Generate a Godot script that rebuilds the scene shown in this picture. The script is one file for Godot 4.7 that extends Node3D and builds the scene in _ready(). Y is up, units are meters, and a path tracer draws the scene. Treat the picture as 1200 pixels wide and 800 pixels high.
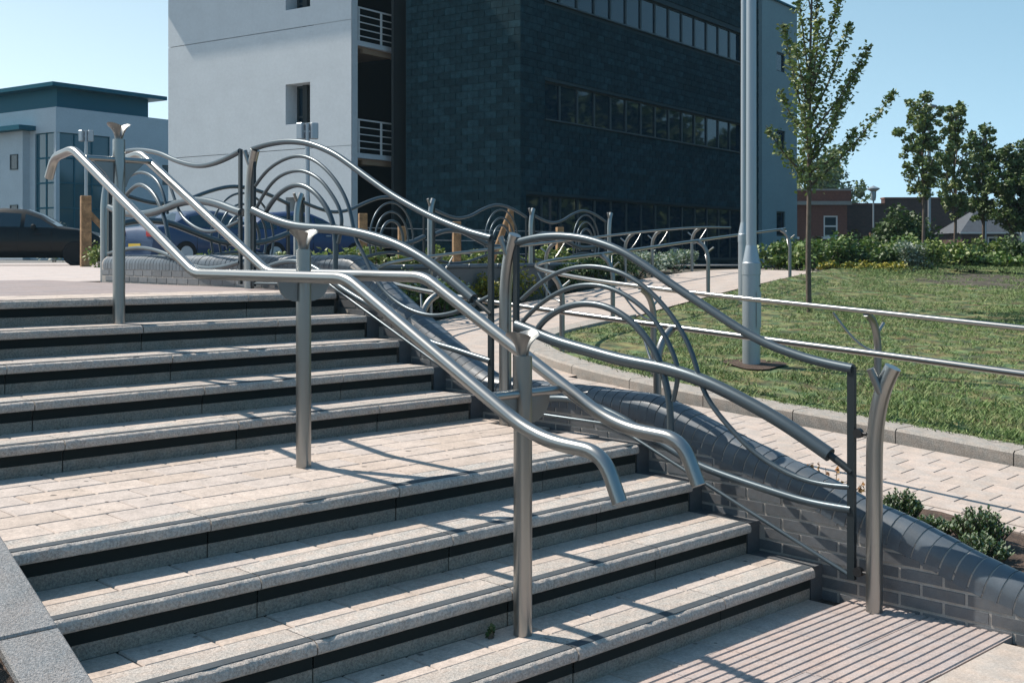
extends Node3D

# ---------------------------------------------------------------- world frame
# x runs along the step noses to the right, -z climbs the stairs, y is up.
# Steps: rise 0.15, going 0.355; landing at y 0.6, upper plaza at y 1.35.
const RISE := 0.15
const GO := 0.3548
const XL := 1.52
const XR := 4.84
const FACE := 4.94
var M := {}
var names := {}
var rng := RandomNumberGenerator.new()

func _ready():
	rng.seed = 7
	setup_view()
	make_materials()
	build_ground()
	build_stairs()
	build_wall()
	build_path_and_lawn()
	build_office()
	build_far_buildings()
	build_balustrade()
	build_center_handrail()
	build_path_handrails()
	build_lamps()
	build_cars()
	build_timber()
	build_trees()
	build_plants()

func setup_view():
	var cam := Camera3D.new()
	cam.name = "camera"
	add_child(cam)
	cam.position = Vector3(0, 1.6091, 2.9629)
	cam.rotation.y = -0.7652
	cam.projection = Camera3D.PROJECTION_FRUSTUM
	cam.near = 0.05
	cam.far = 4000.0
	cam.size = 800.0 / 1374.95 * 0.05
	cam.frustum_offset = Vector2(0, (298.84 - 400.0) / 1374.95 * 0.05)
	cam.current = true
	var env := Environment.new()
	var sm := PanoramaSkyMaterial.new()
	sm.panorama = clear_sky()
	var sky := Sky.new()
	sky.sky_material = sm
	env.background_mode = Environment.BG_SKY
	env.sky = sky
	env.background_energy_multiplier = 1.0
	env.tonemap_mode = Environment.TONE_MAPPER_LINEAR
	env.tonemap_exposure = 1.36
	env.sdfgi_enabled = true
	env.ssao_enabled = true
	env.ssil_enabled = true
	env.fog_enabled = true
	env.fog_density = 0.0003
	env.fog_light_color = Color(0.66, 0.78, 0.84)
	var we := WorldEnvironment.new()
	we.name = "world_environment"
	we.environment = env
	add_child(we)
	var sun := DirectionalLight3D.new()
	sun.name = "sun"
	sun.light_energy = 1.6
	sun.light_color = Color(1.0, 0.965, 0.92)
	sun.light_angular_distance = 0.5
	sun.shadow_enabled = true
	add_child(sun)
	sun.look_at_from_position(Vector3(-2.9, 10, -7.7), Vector3.ZERO, Vector3.UP)

# clear summer sky: blue deepens with height, pale haze near the horizon, brighter towards the sun
func clear_sky() -> ImageTexture:
	var w := 512
	var h := 256
	var im := Image.create(w, h, false, Image.FORMAT_RGBF)
	var sun := Vector3(-2.9, 10, -7.7).normalized()
	var saz := atan2(sun.x, -sun.z)
	for y in h:
		var el := (0.5 - (y + 0.5) / h) * 180.0
		for x in w:
			var az := (x + 0.5) / w * TAU
			var d := Vector3(sin(az) * cos(deg_to_rad(el)), sin(deg_to_rad(el)), -cos(az) * cos(deg_to_rad(el)))
			var e: float = max(el, 0.0)
			var t := 1.0 - exp(-e / 15.0)
			var f := pow((1.0 + cos(az - saz)) * 0.5, 3.0)
			var away := (1.0 - cos(az - saz)) * 0.5
			var c := Vector3(0.46, 0.71, 0.82).lerp(Vector3(0.30, 0.56, 0.76), away).lerp(Vector3(0.042, 0.16, 0.315), t)
			c += Vector3(0.62, 0.58, 0.53) * f * exp(-e / 16.0)
			var gam := rad_to_deg(acos(clamp(d.dot(sun), -1.0, 1.0)))
			c += Vector3(0.5, 0.5, 0.47) * exp(-gam / 22.0)
			if el < 0.0: c = c.lerp(Vector3(0.16, 0.15, 0.13), clamp(-el / 6.0, 0.0, 1.0))
			im.set_pixel(x, y, Color(c.x, c.y, c.z))
	return ImageTexture.create_from_image(im)

# ---------------------------------------------------------------- helpers
func lin(r, g, b) -> Color:
	return Color(r, g, b).linear_to_srgb()

func numbered(s: String) -> String:
	if not names.has(s):
		names[s] = 0
		return s
	names[s] += 1
	return "%s_%03d" % [s, names[s]]

func tag(o, label: String, category := "", group := "", kind := ""):
	if label: o.set_meta("label", label)
	if category: o.set_meta("category", category)
	if group: o.set_meta("group", group)
	if kind: o.set_meta("kind", kind)
	return o

func thing(called: String, label: String, category: String, at := Vector3.ZERO, turn := 0.0, group := "") -> Node3D:
	var o := Node3D.new()
	o.name = numbered(called)
	add_child(o)
	o.position = at
	o.rotation.y = turn
	tag(o, label, category, group)
	return o

func obj(called: String, mesh: Mesh, m: Material, parent: Node, at := Vector3.ZERO, basis := Basis()) -> MeshInstance3D:
	var o := MeshInstance3D.new()
	o.name = numbered(called) if parent == self else called
	o.mesh = mesh
	o.material_override = m
	o.transform = Transform3D(basis, at)
	parent.add_child(o, true)
	return o

func structure(called: String, mesh: Mesh, m: Material, label := "") -> MeshInstance3D:
	var o := obj(called, mesh, m, self)
	tag(o, label, "", "", "structure")
	return o

# a small mesh collector: positions, normals, colours
class Col:
	var v := PackedVector3Array()
	var n := PackedVector3Array()
	var c := PackedColorArray()
	var i := PackedInt32Array()
	var colored := false
	func quad(a: Vector3, b: Vector3, cc: Vector3, d: Vector3, want := Vector3.ZERO):
		var nn := (b - a).cross(d - a)
		if nn.length_squared() < 1e-14: nn = (cc - b).cross(d - b)
		nn = nn.normalized()
		if want != Vector3.ZERO and nn.dot(want) < 0:
			nn = -nn
			var t := b; b = d; d = t
		var k := v.size()
		v.append_array([a, b, cc, d])
		n.append_array([nn, nn, nn, nn])
		i.append_array([k, k + 2, k + 1, k, k + 3, k + 2])
	func tri(a: Vector3, b: Vector3, cc: Vector3, want := Vector3.ZERO):
		var nn := (b - a).cross(cc - a).normalized()
		if want != Vector3.ZERO and nn.dot(want) < 0:
			nn = -nn
			var t := b; b = cc; cc = t
		var k := v.size()
		v.append_array([a, b, cc])
		n.append_array([nn, nn, nn])
		i.append_array([k, k + 2, k + 1])
	func box(p: Vector3, s: Vector3, b := Basis()):
		var h := s * 0.5
		for ax in 3:
			for sg in [-1.0, 1.0]:
				var u := Vector3.ZERO; var w := Vector3.ZERO; var nn := Vector3.ZERO
				nn[ax] = sg
				u[(ax + 1) % 3] = h[(ax + 1) % 3]
				w[(ax + 2) % 3] = h[(ax + 2) % 3]
				var q: Vector3 = nn * h[ax]
				quad(p + b * (q - u - w), p + b * (q + u - w), p + b * (q + u + w), p + b * (q - u + w), b * nn)
	func mesh() -> ArrayMesh:
		var a := []
		a.resize(Mesh.ARRAY_MAX)
		a[Mesh.ARRAY_VERTEX] = v
		a[Mesh.ARRAY_NORMAL] = n
		if colored: a[Mesh.ARRAY_COLOR] = c
		a[Mesh.ARRAY_INDEX] = i
		var m := ArrayMesh.new()
		if v.size() > 0: m.add_surface_from_arrays(Mesh.PRIMITIVE_TRIANGLES, a)
		return m

func box_mesh(s: Vector3) -> ArrayMesh:
	var c := Col.new()
	c.box(Vector3.ZERO, s)
	return c.mesh()

# a block with chamfered edges, origin at its centre
func chamfer_box(s: Vector3, ch: float) -> ArrayMesh:
	var c := Col.new()
	var h := s * 0.5
	var k := Vector3(h.x - ch, h.y - ch, h.z - ch)
	for ax in 3:
		var a1 := (ax + 1) % 3
		var a2 := (ax + 2) % 3
		for sg in [-1.0, 1.0]:
			var p := []
			for q in [[-1, -1], [1, -1], [1, 1], [-1, 1]]:
				var t := Vector3.ZERO
				t[ax] = h[ax] * sg
				t[a1] = k[a1] * q[0]
				t[a2] = k[a2] * q[1]
				p.append(t)
			var nn := Vector3.ZERO
			nn[ax] = sg
			c.quad(p[0], p[1], p[2], p[3], nn)
		for s1 in [-1.0, 1.0]:
			for s2 in [-1.0, 1.0]:
				var p := []
				for q in [[0, -1], [0, 1], [1, 1], [1, -1]]:
					var t := Vector3.ZERO
					t[ax] = k[ax] * q[1]
					t[a1] = (h[a1] if q[0] == 0 else k[a1]) * s1
					t[a2] = (k[a2] if q[0] == 0 else h[a2]) * s2
					p.append(t)
				var nn := Vector3.ZERO
				nn[a1] = s1; nn[a2] = s2
				c.quad(p[0], p[1], p[2], p[3], nn)
	for sx in [-1.0, 1.0]:
		for sy in [-1.0, 1.0]:
			for sz in [-1.0, 1.0]:
				c.tri(Vector3(h.x * sx, k.y * sy, k.z * sz), Vector3(k.x * sx, h.y * sy, k.z * sz), Vector3(k.x * sx, k.y * sy, h.z * sz), Vector3(sx, sy, sz))
	return c.mesh()

# paver: top at y 0, chamfered only where it shows
func paver_mesh(sx: float, sz: float, h: float, ch := 0.004) -> ArrayMesh:
	var c := Col.new()
	var a := [Vector3(-sx / 2, 0, -sz / 2), Vector3(sx / 2, 0, -sz / 2), Vector3(sx / 2, 0, sz / 2), Vector3(-sx / 2, 0, sz / 2)]
	var t := []
	var m := []
	var b := []
	for p in a:
		t.append(Vector3(p.x - sign(p.x) * ch, 0, p.z - sign(p.z) * ch))
		m.append(Vector3(p.x, -ch, p.z))
		b.append(Vector3(p.x, -h, p.z))
	c.quad(t[0], t[1], t[2], t[3], Vector3.UP)
	for k in 4:
		var j := (k + 1) % 4
		var out: Vector3 = (a[k] + a[j])
		c.quad(t[k], t[j], m[j], m[k], out + Vector3.UP)
		c.quad(m[k], m[j], b[j], b[k], out)
	return c.mesh()

# extrude a closed outline given as [a, b] pairs; u, w are the axes of the outline
func extrude(outline: Array, from: Vector3, along: Vector3, u: Vector3, w: Vector3, c: Col = null) -> Col:
	if c == null: c = Col.new()
	var poly := PackedVector2Array()
	for p in outline: poly.append(Vector2(p[0], p[1]))
	var mid := Vector2.ZERO
	for p in poly: mid += p
	mid /= poly.size()
	var cw := Geometry2D.is_polygon_clockwise(poly)
	for k in poly.size():
		var p: Vector2 = poly[k]
		var q: Vector2 = poly[(k + 1) % poly.size()]
		var e := q - p
		var o2 := Vector2(e.y, -e.x) if not cw else Vector2(-e.y, e.x)
		var A := from + u * p.x + w * p.y
		var B := from + u * q.x + w * q.y
		c.quad(A, B, B + along, A + along, u * o2.x + w * o2.y)
	var ids := Geometry2D.triangulate_polygon(poly)
	for k in range(0, ids.size(), 3):
		var a: Vector3 = from + u * poly[ids[k]].x + w * poly[ids[k]].y
		var b: Vector3 = from + u * poly[ids[k + 1]].x + w * poly[ids[k + 1]].y
		var d: Vector3 = from + u * poly[ids[k + 2]].x + w * poly[ids[k + 2]].y
		c.tri(a, b, d, -along)
		c.tri(a + along, b + along, d + along, along)
	return c

func catmull(pts: Array, step := 0.04) -> Array:
	var out := []
	var n := pts.size()
	for k in n - 1:
		var p0: Vector3 = pts[max(k - 1, 0)]
		var p1: Vector3 = pts[k]
		var p2: Vector3 = pts[k + 1]
		var p3: Vector3 = pts[min(k + 2, n - 1)]
		var m := int(max(1, ceil(p1.distance_to(p2) / step)))
		for j in m:
			out.append(p1.cubic_interpolate(p2, p0, p3, float(j) / m))
	out.append(pts[n - 1])
	return out

# light smoothing that keeps the ends
func relax(pts: Array, times := 2) -> Array:
	for t in times:
		var q := pts.duplicate()
		for k in range(1, pts.size() - 1):
			q[k] = (pts[k - 1] + pts[k] * 2.0 + pts[k + 1]) * 0.25
		pts = q
	return pts

# polyline with its corners rounded by arcs
func fillet(pts: Array, r: float, seg := 6) -> Array:
	var out := [pts[0]]
	for k in range(1, pts.size() - 1):
		var p: Vector3 = pts[k]
		var a: Vector3 = (pts[k - 1] - p)
		var b: Vector3 = (pts[k + 1] - p)
		var d: float = min(r, min(a.length(), b.length()) * 0.48)
		var A := p + a.normalized() * d
		var B := p + b.normalized() * d
		for j in seg + 1:
			var t := float(j) / seg
			out.append(A.lerp(p, t).lerp(p.lerp(B, t), t))
	out.append(pts[pts.size() - 1])
	return out

func tube(pts: Array, r, seg := 10, c: Col = null) -> Col:
	if c == null: c = Col.new()
	var n := pts.size()
	var t0: Vector3 = (pts[1] - pts[0]).normalized()
	var up := Vector3.UP if abs(t0.y) < 0.9 else Vector3.RIGHT
	var nx := t0.cross(up).normalized()
	var k0 := c.v.size()
	for k in n:
		var t: Vector3
		if k == 0: t = (pts[1] - pts[0]).normalized()
		elif k == n - 1: t = (pts[k] - pts[k - 1]).normalized()
		else: t = (pts[k + 1] - pts[k - 1]).normalized()
		nx = (nx - t * nx.dot(t)).normalized()
		var ny := t.cross(nx)
		var rr: float = r[k] if r is Array else r
		for s in seg:
			var a := TAU * s / seg
			var d := nx * cos(a) + ny * sin(a)
			c.v.append(pts[k] + d * rr)
			c.n.append(d)
	for k in n - 1:
		for s in seg:
			var a := k0 + k * seg + s
			var b := k0 + k * seg + (s + 1) % seg
			c.i.append_array([a, a + seg, b, b, a + seg, b + seg])
	for e in 2:
		var idx := 0 if e == 0 else n - 1
		var t: Vector3 = (pts[0] - pts[1]).normalized() if e == 0 else (pts[n - 1] - pts[n - 2]).normalized()
		var kk := c.v.size()
		c.v.append(pts[idx])
		c.n.append(t)
		for s in seg:
			c.v.append(c.v[k0 + idx * seg + s])
			c.n.append(t)
		for s in seg:
			var a := kk + 1 + s
			var b := kk + 1 + (s + 1) % seg
			if e == 0: c.i.append_array([kk, a, b])
			else: c.i.append_array([kk, b, a])
	return c

# surface of revolution about y, profile of [radius, height] from bottom to top
func lathe(prof: Array, seg := 16, at := Vector3.ZERO, c: Col = null) -> Col:
	if c == null: c = Col.new()
	for k in prof.size() - 1:
		var r0: float = prof[k][0]; var y0: float = prof[k][1]
		var r1: float = prof[k + 1][0]; var y1: float = prof[k + 1][1]
		var nr := y1 - y0
		var ny := r0 - r1
		var kk := c.v.size()
		for s in seg + 1:
			var a := TAU * s / seg
			var d := Vector3(cos(a), 0, sin(a))
			var nn := (d * nr + Vector3.UP * ny).normalized()
			c.v.append(at + d * r0 + Vector3.UP * y0); c.n.append(nn)
			c.v.append(at + d * r1 + Vector3.UP * y1); c.n.append(nn)
		for s in seg:
			var b := kk + s * 2
			c.i.append_array([b, b + 2, b + 1, b + 2, b + 3, b + 1])
	return c

func rnd(a: float, b: float) -> float:
	return rng.randf_range(a, b)

# ---------------------------------------------------------------- materials
func noise(seed_: int, freq: float, oct := 3) -> FastNoiseLite:
	var f := FastNoiseLite.new()
	f.seed = seed_
	f.noise_type = FastNoiseLite.TYPE_SIMPLEX_SMOOTH
	f.frequency = freq
	f.fractal_octaves = oct
	return f

# grey multiplier texture: fine grain + speckle + patches, tiles
func grain_tex(seed_: int, size: int, fine: float, speck: float, patch: float, base := 0.86, tint := Vector3.ZERO) -> ImageTexture:
	var r := RandomNumberGenerator.new()
	r.seed = seed_
	var a := noise(seed_, 0.09, 3).get_seamless_image(size, size)
	var b := noise(seed_ + 3, 0.012, 3).get_seamless_image(size, size)
	var im := Image.create(size, size, true, Image.FORMAT_RGB8)
	for y in size:
		for x in size:
			var v := base + (a.get_pixel(x, y).r - 0.5) * fine + (b.get_pixel(x, y).r - 0.5) * patch + (r.randf() - 0.5) * speck
			var q := (b.get_pixel((x + 77) % size, y).r - 0.5)
			im.set_pixel(x, y, Color(clamp(v + q * tint.x, 0, 1), clamp(v + q * tint.y, 0, 1), clamp(v + q * tint.z, 0, 1)))
	im.generate_mipmaps()
	return ImageTexture.create_from_image(im)

# worn paving: fine grain, faint blotches, a few dark spots of gum and grit
func stain_tex(seed_: int, size: int) -> ImageTexture:
	var r := RandomNumberGenerator.new()
	r.seed = seed_
	var a := noise(seed_, 0.11, 3).get_seamless_image(size, size)
	var b := noise(seed_ + 5, 0.02, 4).get_seamless_image(size, size)
	var im := Image.create(size, size, true, Image.FORMAT_RGB8)
	for y in size:
		for x in size:
			var v := 0.9 + (a.get_pixel(x, y).r - 0.5) * 0.14 + (b.get_pixel(x, y).r - 0.5) * 0.12 + (r.randf() - 0.5) * 0.14
			im.set_pixel(x, y, Color(clamp(v, 0, 1), clamp(v * 0.995, 0, 1), clamp(v * 0.985, 0, 1)))
	for k in 34:
		var cx := r.randi() % size
		var cy := r.randi() % size
		var rad := r.randf_range(1.2, 4.5)
		var dark := r.randf_range(0.35, 0.8)
		for dy in range(-5, 6):
			for dx in range(-5, 6):
				var d := sqrt(dx * dx * r.randf_range(0.8, 1.3) + dy * dy)
				if d < rad:
					var q := Vector2i(posmod(cx + dx, size), posmod(cy + dy, size))
					im.set_pixelv(q, im.get_pixelv(q) * dark)
	im.generate_mipmaps()
	return ImageTexture.create_from_image(im)

func bump_tex(seed_: int, size: int, freq: float, amount: float, rough := 0.3) -> ImageTexture:
	var r := RandomNumberGenerator.new()
	r.seed = seed_
	var a := noise(seed_, freq, 4).get_seamless_image(size, size)
	var im := Image.create(size, size, false, Image.FORMAT_RGB8)
	for y in size:
		for x in size:
			var v: float = a.get_pixel(x, y).r * (1.0 - rough) + r.randf() * rough
			im.set_pixel(x, y, Color(v, v, v))
	im.bump_map_to_normal_map(amount)
	return ImageTexture.create_from_image(im)

func mat(col: Color, rough := 0.8, metal := 0.0, tex: Texture2D = null, scale := 1.0, bump: Texture2D = null, bscale := 1.0) -> StandardMaterial3D:
	var m := StandardMaterial3D.new()
	m.albedo_color = col
	m.roughness = rough
	m.metallic = metal
	if tex:
		m.albedo_texture = tex
	if bump:
		m.normal_enabled = true
		m.normal_texture = bump
		m.normal_scale = bscale
	if tex or bump:
		m.uv1_triplanar = true
		m.uv1_world_triplanar = true
		m.uv1_scale = Vector3.ONE * scale
	return m

func make_materials():
	var agg := grain_tex(11, 256, 0.33, 0.30, 0.12, 0.86, Vector3(0.08, 0.03, 0.0))
	var worn := stain_tex(17, 512)
	var soft := grain_tex(12, 256, 0.12, 0.16, 0.09, 0.88, Vector3(0.05, 0.01, -0.02))
	var block := grain_tex(13, 256, 0.3, 0.2, 0.3, 0.8)
	var soil := grain_tex(14, 256, 0.5, 0.4, 0.3, 0.7)
	var turf := grain_tex(15, 512, 0.4, 0.25, 0.7, 0.72, Vector3(0.55, 0.1, 0.1))
	var plaster := grain_tex(16, 256, 0.04, 0.03, 0.035, 0.95)
	var bump_agg := bump_tex(21, 256, 0.12, 3.0, 0.5)
	var bump_soft := bump_tex(22, 256, 0.06, 1.2, 0.25)
	# pavements and steps
	M.pav = []
	for k in 5:
		var t: float = [1.0, 0.95, 1.05, 0.98, 0.91][k]
		var w: float = [0.0, 0.012, 0.0, -0.012, 0.006][k]
		M.pav.append(mat(lin(0.565 * t + w, 0.48 * t, 0.425 * t - w), 0.88, 0, worn, 0.55 + k * 0.07, bump_soft, 0.35))
	M.nose = [mat(lin(0.60, 0.54, 0.485), 0.92, 0, agg, 3.1, bump_agg, 0.9), mat(lin(0.56, 0.50, 0.445), 0.92, 0, agg, 2.9, bump_agg, 0.9)]
	M.riser = [mat(lin(0.37, 0.32, 0.265), 0.94, 0, agg, 3.0, bump_agg, 0.8), mat(lin(0.34, 0.295, 0.245), 0.94, 0, agg, 2.8, bump_agg, 0.8)]
	M.cheek = mat(lin(0.42, 0.405, 0.39), 0.94, 0, agg, 3.3, bump_agg, 1.2)
	M.strip_top = mat(lin(0.085, 0.10, 0.112), 0.75, 0, soft, 4.0)
	M.strip_top.metallic_specular = 0.3
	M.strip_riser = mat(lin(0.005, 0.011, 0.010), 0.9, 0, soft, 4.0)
	M.joint = mat(lin(0.15, 0.125, 0.10), 0.95, 0, soil, 3.0)
	M.plaza = mat(lin(0.56, 0.485, 0.45), 0.9, 0, soft, 0.8)
	M.plaza_band = mat(lin(0.33, 0.275, 0.265), 0.9, 0, soft, 0.9)
	M.cord = [mat(lin(0.47, 0.395, 0.365), 0.9, 0, soft, 2.3, bump_soft, 0.3), mat(lin(0.50, 0.41, 0.37), 0.9, 0, soft, 2.1, bump_soft, 0.3)]
	M.slab = [mat(lin(0.56, 0.475, 0.40), 0.9, 0, soft, 1.9, bump_soft, 0.3), mat(lin(0.52, 0.45, 0.39), 0.9, 0, soft, 2.2, bump_soft, 0.3)]
	M.path = mat(lin(0.55, 0.465, 0.405), 0.9, 0, soft, 1.1)
	M.path_pav = [mat(lin(0.565, 0.48, 0.42), 0.9, 0, soft, 2.1), mat(lin(0.54, 0.46, 0.40), 0.9, 0, soft, 1.7), mat(lin(0.59, 0.495, 0.43), 0.9, 0, soft, 1.9)]
	M.kerb = mat(lin(0.44, 0.40, 0.355), 0.92, 0, agg, 3.0, bump_agg, 0.5)
	M.asphalt = mat(lin(0.20, 0.19, 0.18), 0.9, 0, agg, 1.0)
	M.soil = mat(lin(0.16, 0.105, 0.075), 0.98, 0, soil, 2.2, bump_agg, 1.6)
	M.ground = mat(lin(0.14, 0.12, 0.085), 0.98, 0, soil, 0.4)
	M.lawn = mat(lin(0.20, 0.235, 0.09), 0.95, 0, turf, 0.42)
	# metal
	M.steel = mat(Color(0.60, 0.60, 0.59), 0.29, 0.93)
	M.steel_dull = mat(Color(0.52, 0.525, 0.52), 0.40, 0.9)
	M.tubes = mat(lin(0.075, 0.098, 0.112), 0.36, 0.5)
	M.bar = mat(lin(0.018, 0.026, 0.03), 0.45, 0.2)
	M.galv = mat(Color(0.63, 0.66, 0.68), 0.45, 0.6)
	M.black = mat(lin(0.012, 0.012, 0.013), 0.5)
	# engineering brick
	M.brick = []
	for k in 4:
		var t: float = [1.0, 0.84, 1.16, 0.93][k]
		M.brick.append(mat(lin(0.165 * t, 0.172 * t, 0.182 * t), 0.52, 0, soft, 5.0 + k, bump_soft, 0.3))
	M.cope = []
	for k in 3:
		var t: float = [1.0, 0.9, 1.1][k]
		M.cope.append(mat(lin(0.115 * t, 0.14 * t, 0.165 * t), 0.42, 0, soft, 5.0 + k, bump_soft, 0.25))
	M.mortar = mat(lin(0.46, 0.42, 0.38), 0.95, 0, soft, 5.0)
	# buildings
	M.white = mat(lin(0.62, 0.66, 0.675), 0.85, 0, plaster, 0.25)
	M.white_b = mat(lin(0.58, 0.63, 0.66), 0.85, 0, plaster, 0.2)
	M.block = []
	for k in 4:
		var t: float = [1.0, 0.80, 1.2, 0.9][k]
		M.block.append(mat(lin(0.026 * t, 0.066 * t, 0.082 * t), 0.9, 0, block, 1.1))
		M.block[k].metallic_specular = 0.2
	M.block_joint = mat(lin(0.02, 0.045, 0.055), 0.9)
	M.glass = mat(lin(0.002, 0.02, 0.036), 0.03)
	M.glass.metallic_specular = 0.5
	M.frame = mat(lin(0.03, 0.045, 0.05), 0.5, 0.2)
	M.pale_end = mat(lin(0.27, 0.36, 0.38), 0.85, 0, plaster, 0.2)
	M.teal = mat(lin(0.012, 0.11, 0.155), 0.5, 0.1)
	M.teal.metallic_specular = 0.2
	M.curtain = mat(lin(0.02, 0.09, 0.125), 0.06)
	M.curtain.metallic_specular = 0.6
	M.timber_floor = mat(lin(0.30, 0.22, 0.15), 0.8)
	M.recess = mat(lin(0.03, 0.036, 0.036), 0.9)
	M.red_brick = mat(lin(0.24, 0.085, 0.055), 0.9, 0, grain_tex(31, 256, 0.3, 0.3, 0.25, 0.8), 1.4)
	M.old_brick = mat(lin(0.10, 0.05, 0.042), 0.9, 0, block, 1.2)
	M.slate = mat(lin(0.09, 0.10, 0.115), 0.6, 0, block, 1.5)
	M.stone = mat(lin(0.34, 0.33, 0.30), 0.9, 0, soft, 1.0)
	M.trim = mat(lin(0.62, 0.63, 0.62), 0.6)
	# nature
	M.wood = mat(lin(0.42, 0.25, 0.12), 0.85, 0, grain_tex(33, 256, 0.35, 0.1, 0.4, 0.78), 1.6)
	M.bark = mat(lin(0.19, 0.145, 0.115), 0.95, 0, block, 2.5)
	M.leaf = leaf_mat()

func leaf_mat() -> StandardMaterial3D:
	var m := StandardMaterial3D.new()
	m.vertex_color_use_as_albedo = true
	m.roughness = 0.55
	m.cull_mode = BaseMaterial3D.CULL_DISABLED
	m.backlight_enabled = true
	m.backlight = lin(0.22, 0.30, 0.07)
	return m
const PAN := {
	"A_T": [[-2.023,1.684],[-1.943,1.698],[-1.852,1.712],[-1.748,1.719],[-1.639,1.717],[-1.514,1.706],[-1.392,1.684],[-1.279,1.653],[-1.200,1.629],[-1.051,1.558],[-0.907,1.479],[-0.767,1.406],[-0.632,1.341],[-0.501,1.273],[-0.375,1.215],[-0.252,1.170],[-0.133,1.140],[0.005,1.110],[0.181,1.091]],
	"A_M": [[-2.023,1.194],[-1.873,1.161],[-1.782,1.133],[-1.613,1.101],[-1.449,1.077],[-1.292,1.053],[-1.140,1.035],[-0.992,1.025],[-0.850,1.008],[-0.713,0.983],[-0.579,0.948],[-0.450,0.905],[-0.325,0.860],[-0.180,0.802],[-0.041,0.735],[0.063,0.683]],
	"A_rod": [[0.063,0.683],[0.177,0.619]],
	"A_a1": [[-1.855,1.177],[-1.810,1.228],[-1.720,1.281],[-1.580,1.329],[-1.424,1.341],[-1.273,1.317],[-1.128,1.247],[-1.021,1.156],[-0.944,1.066],[-0.912,0.961],[-0.884,0.883],[-0.873,0.782],[-0.873,0.662]],
	"A_a2": [[-1.994,1.203],[-1.929,1.258],[-1.803,1.344],[-1.639,1.414],[-1.501,1.443],[-1.348,1.442],[-1.200,1.403],[-1.057,1.331],[-0.952,1.240],[-0.867,1.124],[-0.822,1.034],[-0.822,0.959],[-0.856,0.850]],
	"A_a3": [[-1.986,1.347],[-1.845,1.440],[-1.700,1.508],[-1.540,1.543],[-1.386,1.547],[-1.236,1.523],[-1.092,1.467],[-0.969,1.388],[-0.867,1.297],[-0.784,1.195],[-0.718,1.080],[-0.672,0.931],[-0.606,0.846],[-0.514,0.763],[-0.395,0.669],[-0.320,0.625],[-0.228,0.588],[-0.110,0.553],[0.005,0.538],[0.168,0.549]],
	"A_B": [[-2.023,0.705],[-1.908,0.750],[-1.782,0.781],[-1.606,0.797],[-1.411,0.776],[-1.261,0.744],[-1.110,0.694],[-0.878,0.599],[-0.713,0.544],[-0.600,0.520],[-0.425,0.493],[-0.228,0.467],[-0.041,0.446],[0.173,0.447]],
	"A_S": [[-2.023,0.687],[-1.261,0.683],[0.173,0.143]],
	"B_T": [[-4.958,2.429],[-4.775,2.449],[-4.551,2.456],[-4.408,2.448],[-4.241,2.428],[-4.063,2.385],[-3.869,2.321],[-3.681,2.233],[-3.305,2.049],[-3.077,1.953],[-2.807,1.854],[-2.599,1.793],[-2.447,1.751],[-2.245,1.712]],
	"B_M": [[-4.945,1.954],[-4.727,1.893],[-4.505,1.843],[-4.296,1.814],[-4.025,1.797],[-3.792,1.784],[-3.543,1.754],[-3.305,1.711],[-3.077,1.653],[-2.816,1.554],[-2.607,1.448],[-2.407,1.340]],
	"B_rod": [[-2.407,1.340],[-2.245,1.252]],
	"B_a1": [[-4.787,1.926],[-4.656,2.036],[-4.505,2.103],[-4.352,2.129],[-4.214,2.104],[-4.095,2.047],[-3.999,1.973],[-3.936,1.905],[-3.895,1.837],[-3.864,1.740],[-3.864,1.590],[-3.869,1.470]],
	"B_a2": [[-4.908,1.969],[-4.799,2.076],[-4.656,2.174],[-4.482,2.223],[-4.324,2.231],[-4.186,2.205],[-4.041,2.146],[-3.936,2.062],[-3.853,1.987],[-3.792,1.907],[-3.782,1.823],[-3.833,1.692]],
	"B_a3": [[-4.921,2.143],[-4.775,2.244],[-4.580,2.311],[-4.408,2.339],[-4.241,2.329],[-4.079,2.276],[-3.936,2.192],[-3.817,2.096],[-3.731,1.989],[-3.681,1.904],[-3.632,1.726],[-3.543,1.626],[-3.456,1.515],[-3.390,1.435],[-3.268,1.346],[-3.131,1.282],[-2.989,1.242],[-2.858,1.224],[-2.765,1.222],[-2.607,1.244],[-2.486,1.280],[-2.260,1.360]],
	"B_B": [[-4.933,1.463],[-4.835,1.497],[-4.727,1.524],[-4.540,1.557],[-4.369,1.564],[-4.203,1.540],[-4.025,1.486],[-3.833,1.398],[-3.543,1.295],[-3.077,1.149],[-2.837,1.055],[-2.628,1.026],[-2.427,0.993],[-2.253,0.967]],
	"B_S": [[-4.933,1.391],[-3.936,1.402],[-2.253,0.714]],
	"C_T": [[0.243,2.428],[0.513,2.385],[0.812,2.358],[1.127,2.367],[1.544,2.437],[1.897,2.520],[2.367,2.584],[2.814,2.599],[3.217,2.551]],
	"C_M": [[0.212,1.943],[0.337,1.963],[0.661,2.026],[1.047,2.068],[1.458,2.063],[1.897,2.010],[2.367,1.989],[2.846,2.018],[3.217,2.079]],
	"C_a1": [[3.024,2.015],[2.846,2.142],[2.609,2.238],[2.367,2.267],[2.081,2.183],[1.897,2.053],[1.767,1.889],[1.689,1.714],[1.675,1.578]],
	"C_a2": [[3.120,2.102],[2.846,2.306],[2.609,2.367],[2.324,2.379],[1.989,2.290],[1.807,2.133],[1.728,1.979]],
	"C_a3": [[3.192,2.314],[2.930,2.442],[2.609,2.488],[2.260,2.474],[1.928,2.399],[1.689,2.242],[1.477,1.997],[1.254,1.885],[0.968,1.815],[0.661,1.810],[0.259,1.877]],
	"C_B": [[3.241,1.625],[2.846,1.660],[2.367,1.676],[1.897,1.639],[1.374,1.549],[0.968,1.501],[0.588,1.511],[0.243,1.554]],
}

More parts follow.
